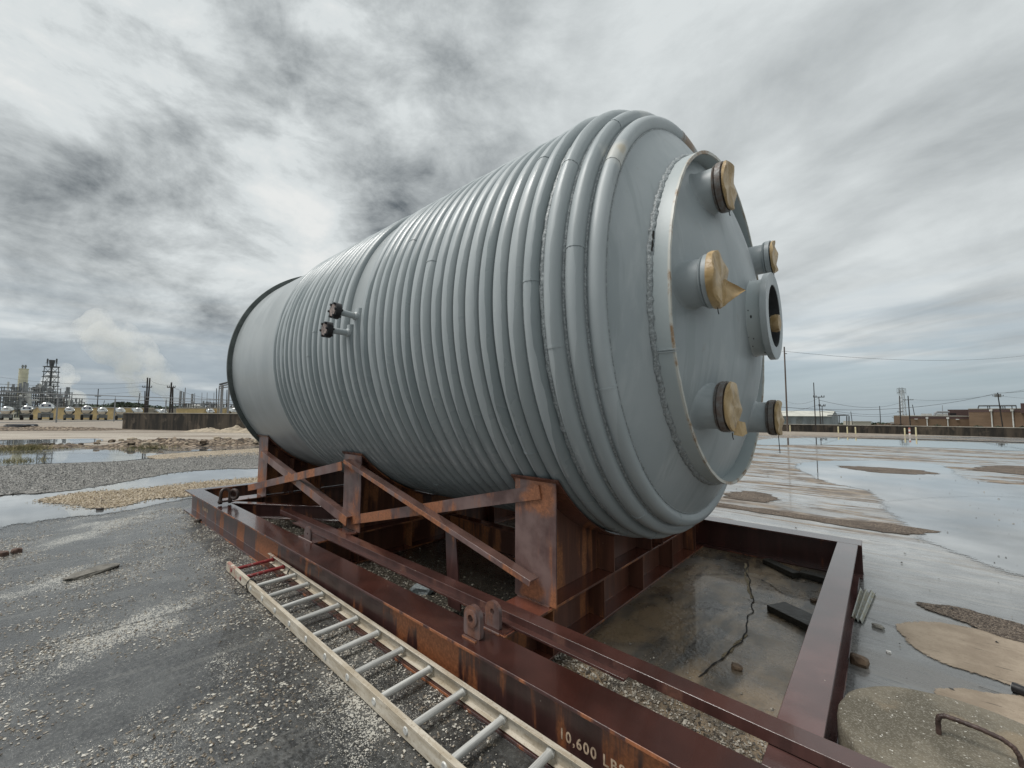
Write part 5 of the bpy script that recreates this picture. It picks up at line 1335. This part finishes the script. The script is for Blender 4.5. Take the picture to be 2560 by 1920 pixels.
# overhead lines on the left
M_WIRE = simple('line_wire', (.05, .05, .055), .6, .1, 1, 0)
def wire(a, b, sag, r, label, cat='power line', group='overhead wires'):
    a = Vector(a); b = Vector(b); pts = []
    for k in range(17):
        u_ = k/16; p = a.lerp(b, u_); p.z -= sag*4*u_*(1-u_); pts.append(p)
    mb = MB(); mb.tube(pts, r, 4); o = mb.build('power_line', M_WIRE); return tag(o, label, cat, group)
wire(W(-60, 932, 95), W(369, 956, 80), 1.2, .022, 'topmost overhead wire running from the left edge to the twin poles')
wire(W(-60, 950, 95), W(369, 965, 80), 1.2, .020, 'second overhead wire running from the left edge to the twin poles')
wire(W(-60, 968, 95), W(369, 977, 80), 1.2, .018, 'third overhead wire running from the left edge to the twin poles')
wire(W(374, 950, 82), W(429, 962, 72), .4, .018, 'short overhead wire between the twin poles and the crossarm pole')
wire(W(432, 968, 74), W(560, 998, 75), .6, .020, 'overhead wire dropping from the crossarm pole to the gantry')
wire(W(374, 975, 82), W(429, 988, 72), .5, .016, 'lower short overhead wire between the twin poles and the crossarm pole')
# steam plumes
def plume(pts, rs, name, label, dens, seed, D_):
    r = random.Random(seed); bm = bmesh.new()
    for i in range(len(pts)-1):
        for kx in range(6):
            u_ = kx/6; c = W(pts[i][0]*(1-u_)+pts[i+1][0]*u_, pts[i][1]*(1-u_)+pts[i+1][1]*u_, D_); rr = (rs[i]*(1-u_)+rs[i+1]*u_)*px2m(D_)
            for _ in range(3):
                o_ = Vector((r.uniform(-.5, .5), r.uniform(-.5, .5), r.uniform(-.5, .5)))*rr
                bmesh.ops.create_icosphere(bm, subdivisions=2, radius=rr*r.uniform(.45, .8), matrix=Matrix.Translation(c+o_))
    me = bpy.data.meshes.new(name); bm.to_mesh(me); bm.free(); o = bpy.data.objects.new(name, me); COL.objects.link(o)
    rm = o.modifiers.new('remesh', 'REMESH'); rm.mode = 'VOXEL'; rm.voxel_size = max(rs)*px2m(D_)*.16; rm.use_smooth_shade = True
    m = None
    if m is None:
        m = bpy.data.materials.new('steam'); m.use_nodes = True; nt = m.node_tree; nt.nodes.clear()
        oo = nt.nodes.new('ShaderNodeOutputMaterial'); pv = nt.nodes.new('ShaderNodeVolumePrincipled'); nt.links.new(pv.outputs[0], oo.inputs['Volume'])
        pv.inputs['Color'].default_value = (1, 1, 1, 1); T_ = NT(nt); T_.put(pv.inputs['Density'], T_.m('MULTIPLY', T_.step(T_.noise(objc(T_), .055, 6, .65), .40, .62), dens*2.0)); pv.inputs['Anisotropy'].default_value = .2
    me.materials.append(m); return tag(o, label, 'steam plume', kind='stuff')
if PLUMES:
    plume([(432, 1005), (428, 975), (405, 950), (370, 915), (320, 880), (270, 845), (225, 800)], [16, 26, 36, 46, 50, 48, 38], 'steam_plume', 'large white steam plume drifting left above the dark poles', .028, 1, 420)
    plume([(352, 1005), (342, 985), (326, 966), (316, 952)], [6, 11, 15, 14], 'steam_plume', 'small white steam plume rising left of the twin poles', .08, 2, 420)
    plume([(170, 1018), (160, 1000), (150, 975), (150, 930)], [26, 34, 36, 26], 'steam_plume', 'wide low steam cloud behind the lattice tower', .045, 3, 420)
# mounds, rubble and tufts in the middle distance
def mound(name, pa, pb, w_, h, mat, label, cat, seed, n=40, lum=.5, kind='stuff'):
    a = G(*pa); b = G(*pb); d = (b-a); L = d.length; d.normalize(); nn = Vector((-d.y, d.x, 0)); nu, nv = int(n*2), 14; vs = []
    for i in range(nu+1):
        for j in range(nv+1):
            u_ = i/nu; v_ = j/nv*2-1; e = (1-v_*v_)*min(1, 6*u_, 6*(1-u_))
            p = a+d*L*u_+nn*w_*v_; hh = h*e*(.55+lum*mnoise.noise(Vector((p.x*1.1, p.y*1.1, seed)))+.35*mnoise.noise(Vector((p.x*4, p.y*4, seed)))+.15*mnoise.noise(Vector((p.x*11, p.y*11, seed))))
            vs.append((p.x, p.y, max(-.02, hh)-.01*(e < .02)))
    fs = [(i*(nv+1)+j, (i+1)*(nv+1)+j, (i+1)*(nv+1)+j+1, i*(nv+1)+j+1) for i in range(nu) for j in range(nv)]
    mb = MB(); mb.add(vs, fs); o = mb.build(name, mat, smooth=True, sharp=60); return tag(o, label, cat, kind=kind)
M_RUB = gravel_mat('rubble_earth', (.12, .085, .055), (.33, .26, .19), (.045, .032, .022), 7, .9)
M_SANDM = simple('sandy_earth', (.38, .32, .24), .9, .3, 3, .6, 9, bd=.05)
mound('rubble_bank', (235, 1117), (680, 1109), 1.3, .42, M_RUB, 'brown rubble bank between puddles left of the tank', 'rubble', 2.0, 60)
mound('rubble_bank', (-200, 1126), (245, 1116), .7, .22, M_RUB, 'low brown rubble edging along the left puddle', 'rubble', 5.0, 60)
mound('sand_heap', (480, 1078), (600, 1079), 1.2, .34, M_SANDM, 'pale sand heap against the dark wall, left of two', 'sand heap', 6.0, 20, kind=None)
mound('sand_heap', (570, 1079), (690, 1080), 1.6, .60, M_SANDM, 'pale sand heap beside the tank rim, right of two', 'sand heap', 8.0, 20, kind=None)
mound('earth_strip', (-200, 1073), (300, 1074), 1.8, .30, M_RUB, 'dark earth strip below the pipe fence', 'earth', 9.0, 50)
M_GRASS = simple('dry_green_grass', (.15, .15, .06), .8, .4, 2, 0, c2=(.26, .22, .10))
def tuft(px_, py_, w_, h, n, label, seed, name='grass_tuft'):
    r = random.Random(seed); c = G(px_, py_); mb = MB()
    for i in range(n):
        p = c+Vector((r.gauss(0, w_), r.gauss(0, w_), 0)); t_ = p+Vector((r.gauss(0, .1), r.gauss(0, .1), h*r.uniform(.4, 1))); q = RT*.012
        mb.add([p-q, p+q, t_], [(0, 1, 2)])
    o = mb.build(name, M_GRASS); return tag(o, label, 'grass', kind='stuff')
tuft(62, 1124, .36, .28, 700, 'yellow green grass tuft at the left puddle edge', 1); tuft(120, 1122, .8, .12, 300, 'thin grass along the left rubble edge', 2)
tuft(28, 1155, .35, .2, 160, 'sparse dry grass standing in the left puddle', 3); tuft(375, 1120, .5, .22, 260, 'short grass on the rubble bank', 4)
rr_ = random.Random(5)
for i in range(26):
    px_ = 240+rr_.random()*430; p = G(px_, 1108+rr_.random()*14-(px_-240)*.01)
    s_ = rr_.uniform(.14, .42); o = rock('rubble_piece', p, (s_, s_*.7, s_*.55), 'broken concrete lump on the brown rubble bank', 'rubble', M_SANDM if i % 3 else M_RUB, rr_.random()*3, 20+i, 1, 'broken lumps on the rubble bank')
    o.location.z += .12
rr_ = random.Random(9)
for i in range(14):
    px_ = 105+rr_.random()*110; p = G(px_, 1112+rr_.random()*7); s_ = rr_.uniform(.12, .3)
    rock('rubble_piece', p, (s_, s_*.7, s_*.6), 'dark rubble lump standing in the far left puddle', 'rubble', M_DSTONE, rr_.random()*3, 60+i, 1, 'dark lumps in the far left puddle')
o = rock('tarpaulin', G(52, 1068), (2.6, .9, .35), 'black crumpled tarpaulin heap at the foot of the pipe fence', 'tarpaulin', M_BLACK, .75, 90, 3)
# ================================================================== BACKGROUND, RIGHT
ps = [W(px_, 1080, D_) for px_, D_ in ((1880, 40), (2100, 37), (2300, 34.5), (2526, 31.5), (2800, 29))]
wall('low_concrete_wall', [(p.x, p.y) for p in ps], [0]*5, .56, .25, 'low dark concrete wall crossing the yard on the right', .05)
def far_pole(x0, y0, x1, y1, D_, r, lb, mat=M_DKP, arms=(), ext=1.0, **kw): return pole(x0, y0, x1, y1, D_, r, lb, mat, arms, ext=ext, **kw)
_, a, TALL = far_pole(1960.5, 867, 1969, 1075, 37.5, .125, 'tall bare brown wooden pole right of the tank', M_BRP, ext=.3)
mb = MB(); mb.tube([TALL-Vector((0, 0, .62)), TALL-Vector((0, 0, .62))+RT*.22], .03, 6)
o = mb.build('pole_bracket', M_DKP, _)
far_pole(2034, 956.3, 2039.5, 1076, 37.5, .075, 'bare black pole in front of the gray warehouse', ext=.3)
far_pole(2047, 992, 2052, 1062, 75, .13, 'thin dark pole with a crossarm in front of the warehouse', arms=[(.99, 1.0)], ext=3)
far_pole(2055, 1014, 2057.5, 1062, 75, .12, 'shortest dark pole in front of the warehouse', arms=[(.98, .6)], ext=3)
far_pole(2127, 1029, 2130.5, 1056, 190, .25, 'short far pole right of the canopy', ext=4)
far_pole(2199, 1015, 2201.5, 1056, 200, .30, 'far pole left of the antenna mast', ext=4)
far_pole(2249, 990, 2252, 1062, 150, .30, 'dark pole directly left of the antenna mast', ext=4, arms=[(.45, 1.0)])
far_pole(2270, 989.5, 2275.7, 1063, 140, .30, 'dark pole with crossarm at the left end of the brick building', arms=[(.86, 1.7)], ext=4)
far_pole(2281, 1011.7, 2286.7, 1040, 160, .22, 'leaning stub pole above the left end of the brick roof', ext=3)
_, a, TP = far_pole(2494, 981.6, 2506.5, 1066, 120, .26, 'leaning utility pole with transformer before the brick building', arms=[(.90, 1.6)], ext=3)
mb = MB(); c = a.lerp(b, .5)
mb = MB(); c = TP-Vector((0, 0, 1.3)); 
for q in (-.5, .5): cylz(mb, c+RT*q, .32, .9, 10)
mb.build('transformer', M_FEND, _, smooth=True, sharp=40)
far_pole(2355.6, 1013, 2357, 1038, 150, .16, 'slim vent pole on the low brick roof', M_GALV, ext=1)
far_pole(2234.5, 1043, 2236, 1058, 200, .2, 'tiny far pole left of the antenna mast', M_FEND, arms=[(.95, .8)], ext=3)
# bollards
M_YEL = simple('yellow_bollard_paint', (.66, .60, .38), .6, .2); M_REDB = simple('faded_red_paint', (.45, .20, .16), .6, .4)
BL = [(1975.5, 'yellow bollard beside the tall wooden pole'), (2096, 'leftmost of the middle three yellow bollards at the low wall'), (2118.5, 'middle one of three yellow bollards at the low wall'), (2139, 'right one of three yellow bollards at the low wall'), (2262, 'yellow bollard left of the red and white post'), (2290, 'tallest yellow bollard right of the red and white post')]
for i, (px_, lb) in enumerate(BL):
    D_ = (37.0, 34, 33.5, 33, 31, 30.5)[i]; k = W(px_, 1080, D_); r_ = thing('bollard', (k.x, k.y, 0), lb, 'bollard', 'yellow bollards along the low wall')
    mb = MB(); cylz(mb, Vector((k.x, k.y, 0)), .045, .52 if i < 5 else .60, 12); mb.build('tube', M_YEL, r_, smooth=True, sharp=40)
    mb = MB(); mb.lathe([(0, .046), (.02, .038), (.03, .001)], (k.x, k.y, (.52 if i < 5 else .60)+.001), 'Z', 12); mb.build('cap', M_YEL, r_, smooth=True)
k = W(2274, 1080, 31.5); r_ = thing('marker_post', (k.x, k.y, 0), 'red and white marker post between two yellow bollards', 'post')
for j in range(4):
    mb = MB(); cylz(mb, Vector((k.x, k.y, j*.14)), .055, .139, 10); mb.build('band', M_REDB if j % 2 else M_WHITE, r_, smooth=True, sharp=40)
# warehouse
M_WH = simple('weathered_blue_gray_cladding', (.23, .25, .265), .7, .3, .35, 0, stretch=(1, 1, .3)); M_ROOFW = simple('pale_metal_roof', (.50, .50, .44), .5, .12, .3, 0)
D_ = 190; k = px2m(D_); A = W(1700, 1064, D_+10); B = W(2081, 1064, D_); 
wh = thing('warehouse', B, 'long gray warehouse with pale pitched roof behind the tall pole', 'warehouse')
ze = W(2081, 1041, D_).z; zr = W(2088, 1027.5, D_).z; zb = B.z-2
A.z = B.z = zb; d = (B-A).normalized(); nn = Vector((-d.y, d.x, 0)); nn = nn if nn.dot(FW) > 0 else -nn
C_ = W(2096, 1064, D_+18); C_.z = zb; nv = (C_-B); Dd_ = A+nv
H1 = Vector((0, 0, ze-zb)); H2 = Vector((0, 0, zr-zb))
mb = MB(); mb.add([A, B, C_, Dd_, A+H1, B+H1, C_+H1, Dd_+H1], [(0, 1, 5, 4), (1, 2, 6, 5), (2, 3, 7, 6), (3, 0, 4, 7)]); mb.add([B+H1, C_+H1, (B+C_)/2+H2, A+H1, Dd_+H1, (A+Dd_)/2+H2], [(0, 1, 2), (4, 3, 5)]); mb.build('wall', M_WH, wh)
e = Vector((0, 0, .05)); ov = -nv*.04
mb = MB(); r1, r2 = (A+Dd_)/2+H2+e, (B+C_)/2+H2+e
mb.add([A+H1+e+ov, B+H1+e+ov, r2, r1, C_+H1+e-ov, Dd_+H1+e-ov], [(0, 1, 2, 3), (3, 2, 4, 5)]); mb.build('roof', M_ROOFW, wh)
for u_ in (.62, .72, .79, .88):
    c = A.lerp(B, u_)-nn*.05; mb = MB(); mb.prism([(-1.2, 0), (1.2, 0), (1.2, 3), (-1.2, 3)], c+Vector((0, 0, 2)), c+Vector((0, 0, 2))-nn*.04, up=(0, 0, 1)); mb.build('door', M_FEND, wh)
cn = thing('canopy', W(2110, 1060, 170), 'dark flat canopy on posts beside the warehouse gable', 'canopy')
D_ = 170; a, b = W(2096, 1040, D_), W(2122, 1039, D_); mb = MB()
mb.add([a, b, b+FW*6, a+FW*6]+[v+Vector((0, 0, .4)) for v in (a, b, b+FW*6, a+FW*6)], [(0, 1, 5, 4), (1, 2, 6, 5), (2, 3, 7, 6), (3, 0, 4, 7), (4, 5, 6, 7), (3, 2, 1, 0)]); mb.build('roof', M_LAT, cn)
for px_ in (2098, 2117, 2122.5):
    mb = MB(); seg(mb, W(px_, 1066, D_), W(px_, 1040, D_), .2, 6); mb.build('post', M_LAT, cn)
bldg('low_shed', 2132, 2178, 1054.5, 1062, 210, 6, simple('pale_tan_shed', (.45, .42, .36), .7, .1), 'pale low shed just above the low wall left of the antenna mast')
a, b = W(2090, 1063, 420), W(2300, 1063, 420); foliage('far_wood', [((a.x, a.y, a.z-1), (b.x, b.y, b.z-1), 6, 4.6)], 'thin far tree line behind the low wall on the right', 'wood', 7, 1500, (.8, 1.9))
a, b = W(2170, 1066, 160), W(2276, 1066, 160); foliage('brush', [((a.x, a.y, a.z-1.2), (b.x, b.y, b.z-1.2), 3, 2.2)], 'brown dry brush behind the low wall by the antenna mast', 'brush', 8, 1300, (.3, .8), simple('brown_brush', (.14, .10, .07), .9, .5, 1, 0))
bldg('low_shed', 2254, 2272, 1057, 1064, 200, 6, M_FEND, 'small gray shed at the foot of the antenna mast')
# antenna mast
D_ = 230; k = px2m(D_); p = W(2261, 1062, D_); zt_ = W(2256, 968, D_).z; p.x = W(2258.5, 1062, D_).x; p.y = W(2258.5, 1062, D_).y
mast, cor = lattice('antenna_mast', p, 6*k*.9, 3*k, (zt_-p.z)*.92, 10, 'white lattice antenna mast left of the brick building', 'mast', .17, simple('white_mast_paint', (.48, .50, .52), .6, .2))
mb = MB(); c = Vector((p.x, p.y, p.z+(zt_-p.z)*.86))
for q in (0, 2.2): seg(mb, c-RT*11*k+Vector((0, 0, q)), c+RT*11*k+Vector((0, 0, q)), .12, 4)
for q in (-11, -7, -3, 3, 7, 11): seg(mb, c+RT*q*k-Vector((0, 0, 1)), c+RT*q*k+Vector((0, 0, 2.2)), .09, 5)
for q in (-5, 0, 4): seg(mb, c+RT*q*k, Vector((p.x, p.y, zt_))+RT*q*k, .10, 4)
mb.build('antennas', M_FEND, mast)
# brick building
def brick_mat():
    m, t, b = new_mat('tan_brown_brick'); P = pos(t); x, y, z = t.sep(P)
    br = t.add('ShaderNodeTexBrick'); t.put(br.inputs['Vector'], t.comb(t.m('ADD', x, y), z, 0)); br.inputs['Scale'].default_value = 1.1
    br.inputs['Color1'].default_value = (.150, .098, .062, 1); br.inputs['Color2'].default_value = (.18, .118, .075, 1); br.inputs['Mortar'].default_value = (.16, .11, .075, 1)
    c = t.mix(t.m('MULTIPLY', t.step(t.noise(P, .35, 3), .4, .7), .4), br.outputs['Color'], (.15, .09, .055)); t.put(b.inputs['Base Color'], c); b.inputs['Roughness'].default_value = .85; return m
M_BRK = brick_mat(); M_DBR = simple('dark_brown_fascia', (.09, .055, .05), .8, .2)
r1_, A, B, nn, zt_, zb = bldg('brick_building', 2276.5, 2425, 1041, 1066, 150, 25, M_BRK, 'low brown brick wing with downpipes behind the low wall', 142, rmat=M_CAP)
k = px2m(146)
def onface(A, B, u_, z, off=.12): p = A.lerp(B, u_)-nn.normalized()*off; return Vector((p.x, p.y, z))
def fascia(A, B, z0, z1, par, mat=M_DBR, off=.06):
    a, b = onface(A, B, 0, z0, off), onface(A, B, 1, z0, off); H = Vector((0, 0, z1-z0)); q = nn.normalized()*(off-.01)
    mb = MB(); mb.add([a, b, b+H, a+H, a+q, b+q, b+q+H, a+q+H], [(0, 1, 2, 3), (4, 0, 3, 7), (3, 2, 6, 7), (1, 5, 6, 2), (0, 4, 5, 1)]); mb.build('fascia', mat, par)
fascia(A, B, zt_-6*k, zt_-.02, r1_)
for u_ in (.29, .64):
    mb = MB(); seg(mb, onface(A, B, u_, zb, .3), onface(A, B, u_, zt_-4*k, .3), .13, 6); mb.prism([(-.3, -.3), (.3, -.3), (.3, .3), (-.3, .3)], onface(A, B, u_, zt_-4*k, .14), onface(A, B, u_, zt_-4*k, .55)); mb.build('downpipe', M_PWH, r1_)
for u_ in (.10, .80):
    c = onface(A, B, u_, zt_-7*k, .2); mb = MB(); mb.prism([(-.4, -.12), (.4, -.12), (.4, .12), (-.4, .12)], c, onface(A, B, u_, zt_-7*k, .5)); mb.build('wall_lamp', M_PWH, r1_)
for (x0, x1, y0) in ((2302, 2330, 1034), (2341, 2369, 1033.5)):
    a, b = W(x0, y0, 150), W(x1, y0, 150); mb = MB(); H = Vector((0, 0, -1.2)); q = VD(a)*3; mb.add([a, b, b+q, a+q, a+H, b+H, b+q+H, a+q+H], [(0, 1, 2, 3), (4, 5, 1, 0), (5, 6, 2, 1), (6, 7, 3, 2), (7, 4, 0, 3)]); mb.build('roof_unit', M_PWH, r1_)
mb = MB(); pts = [W(2336, 1040, 150), W(2338, 1033, 150), W(2342, 1030, 150), W(2372, 1030, 150)]; mb.tube(pts, .35, 8); mb.build('roof_duct', M_GALV, r1_, smooth=True)
a, b = W(2370, 1040, 152), W(2422, 1040, 150); zt2 = W(2400, 1024, 151).z; H = Vector((0, 0, zt2-a.z)); q = VD(a)*8; mb = MB(); mb.add([a, b, b+q, a+q, a+H, b+H, b+q+H, a+q+H], [(0, 1, 5, 4), (1, 2, 6, 5), (2, 3, 7, 6), (3, 0, 4, 7), (4, 5, 6, 7)]); mb.build('penthouse', M_DBR, r1_)
a, b = W(2375, 1039, 150.6), W(2391, 1039, 150.4); mb = MB(); H = Vector((0, 0, 6.5*k)); mb.add([a, b, b+H, a+H], [(0, 1, 2, 3)]); mb.build('opening', M_BLACK, r1_)
r2_, A, B, nn, zt_, zb = bldg('brick_building', 2424, 2760, 1022.5, 1067, 140, 25, M_BRK, 'tall brown brick block at the right edge with rooftop pipe rack', 112)
fascia(A, B, zt_-7*k, zt_-.02, r2_, M_DBR, .05)
for px_ in (2484.5, 2538):
    t_ = (W(px_, 1050, 130)); 
    # parameter along the face
    best = min((abs(((lambda q: 1280+FPX*(q-CAM).dot(R_)/(q-CAM).dot(F_))(A.lerp(B, u/400))-px_)), u/400) for u in range(401)); u_ = best[1]
    mb = MB(); seg(mb, onface(A, B, u_, zb, .3), onface(A, B, u_, zt_-2*k, .3), .16, 6); mb.prism([(-.35, -.35), (.35, -.35), (.35, .35), (-.35, .35)], onface(A, B, u_, zt_-2.5*k, .14), onface(A, B, u_, zt_-2.5*k, .6)); mb.build('downpipe', M_PWH, r2_)
mb = MB(); a, b = W(2447, 1014.5, 136), W(2540, 1014, 128); seg(mb, a, b, .22, 6); seg(mb, a, W(2445, 1022, 136), .15, 6)
for px_ in (2470, 2475, 2503, 2508, 2513, 2530, 2540): q = a.lerp(b, (px_-2447)/93); seg(mb, q, q-Vector((0, 0, 1.2)), .12, 5)
mb.build('pipe_rack', M_LAT, r2_)
a, b = W(2551, 1008, 125), W(2640, 1008, 122); mb = MB(); H = Vector((0, 0, -3)); q = VD(a)*5; mb.add([a, b, b+q, a+q, a+H, b+H, b+q+H, a+q+H], [(0, 1, 2, 3), (4, 5, 1, 0), (5, 6, 2, 1), (7, 4, 0, 3)]); mb.build('penthouse', M_DBR, r2_)
# shrubs
SH = [(2343, 13, 'broad green shrub before the low brick wing'), (2395, 8, 'small brown green shrub before the low brick wing'), (2444, 11, 'green shrub at the corner of the two brick blocks'), (2495, 9, 'dark green shrub at the foot of the transformer pole'), (2556, 8, 'dull shrub at the right picture edge')]
for i, (px_, wpx, lb) in enumerate(SH):
    D_ = 128-i*3; k = px2m(D_); c = W(px_, 1067, D_); r = random.Random(40+i); sr = thing('shrub', c, lb, 'shrub', 'shrubs before the brick building'); mb = MB()
    for j in range(900):
        v = Vector((r.gauss(0, 1), r.gauss(0, 1), abs(r.gauss(0, 1)))).normalized()*r.random()**.4; v *= 1+.35*mnoise.noise(v*2.5+Vector((i, 0, 0)))
        q = c+Vector((v.x*wpx*k*.9, v.y*wpx*k*.9, v.z*wpx*k*.75-.6)); s_ = r.uniform(.08, .22)
        mb.add([q+Vector((r.uniform(-s_, s_), r.uniform(-s_, s_), r.uniform(-s_, s_))) for _ in range(3)], [(0, 1, 2)])
    mb.build('foliage', M_LEAF, sr)
    mb = MB(); seg(mb, c-Vector((0, 0, 1.5)), c+Vector((0, 0, .4)), .1, 5); mb.build('stem', M_DKP, sr)
# overhead lines on the right
wire(TALL-Vector((0, 0, .40)), W(2620, 881, 60), 1.0, .013, 'high single wire from the tall wooden pole to the right edge')
wire(W(1860, 892, 50), TALL-Vector((0, 0, .40)), .2, .010, 'high single wire from behind the tank to the tall wooden pole')
wire(W(1900, 1013, 90), TP-Vector((0, 0, .1)), 2.6, .045, 'thick overhead wire from behind the tank to the transformer pole')
wire(TP-Vector((0, 0, .1)), W(2640, 962, 95), .5, .040, 'thick overhead wire from the transformer pole to the right edge')
wire(W(2047, 1000, 75), W(2270, 998, 140), 2.0, .030, 'thin overhead wire from the crossarm pole to the brick end pole')
wire(W(2270, 998, 140), W(2494, 985, 120), 1.0, .030, 'thin overhead wire from the brick end pole to the transformer pole')
wire(W(2500, 983, 120), W(2650, 950, 95), .5, .028, 'upper thin wire from the transformer pole to the right edge')
wire(W(2505, 990, 120), W(2650, 993, 105), .5, .026, 'lower thin wire from the transformer pole to the right edge')
wire(W(1900, 1032, 90), W(2047, 1012, 75), .6, .020, 'low thin wire rising to the crossarm pole by the warehouse')
wire(W(2050, 1022, 75), W(2252, 1030, 150), 1.0, .030, 'low faint wire above the canopy')
wire(W(2050, 1028, 75), W(2275, 1034, 140), 1.0, .030, 'lowest faint wire above the canopy')
wire(W(1960, 1000, 100), W(2047, 995, 75), 1.0, .018, 'faint wire from the tall pole towards the crossarm pole')
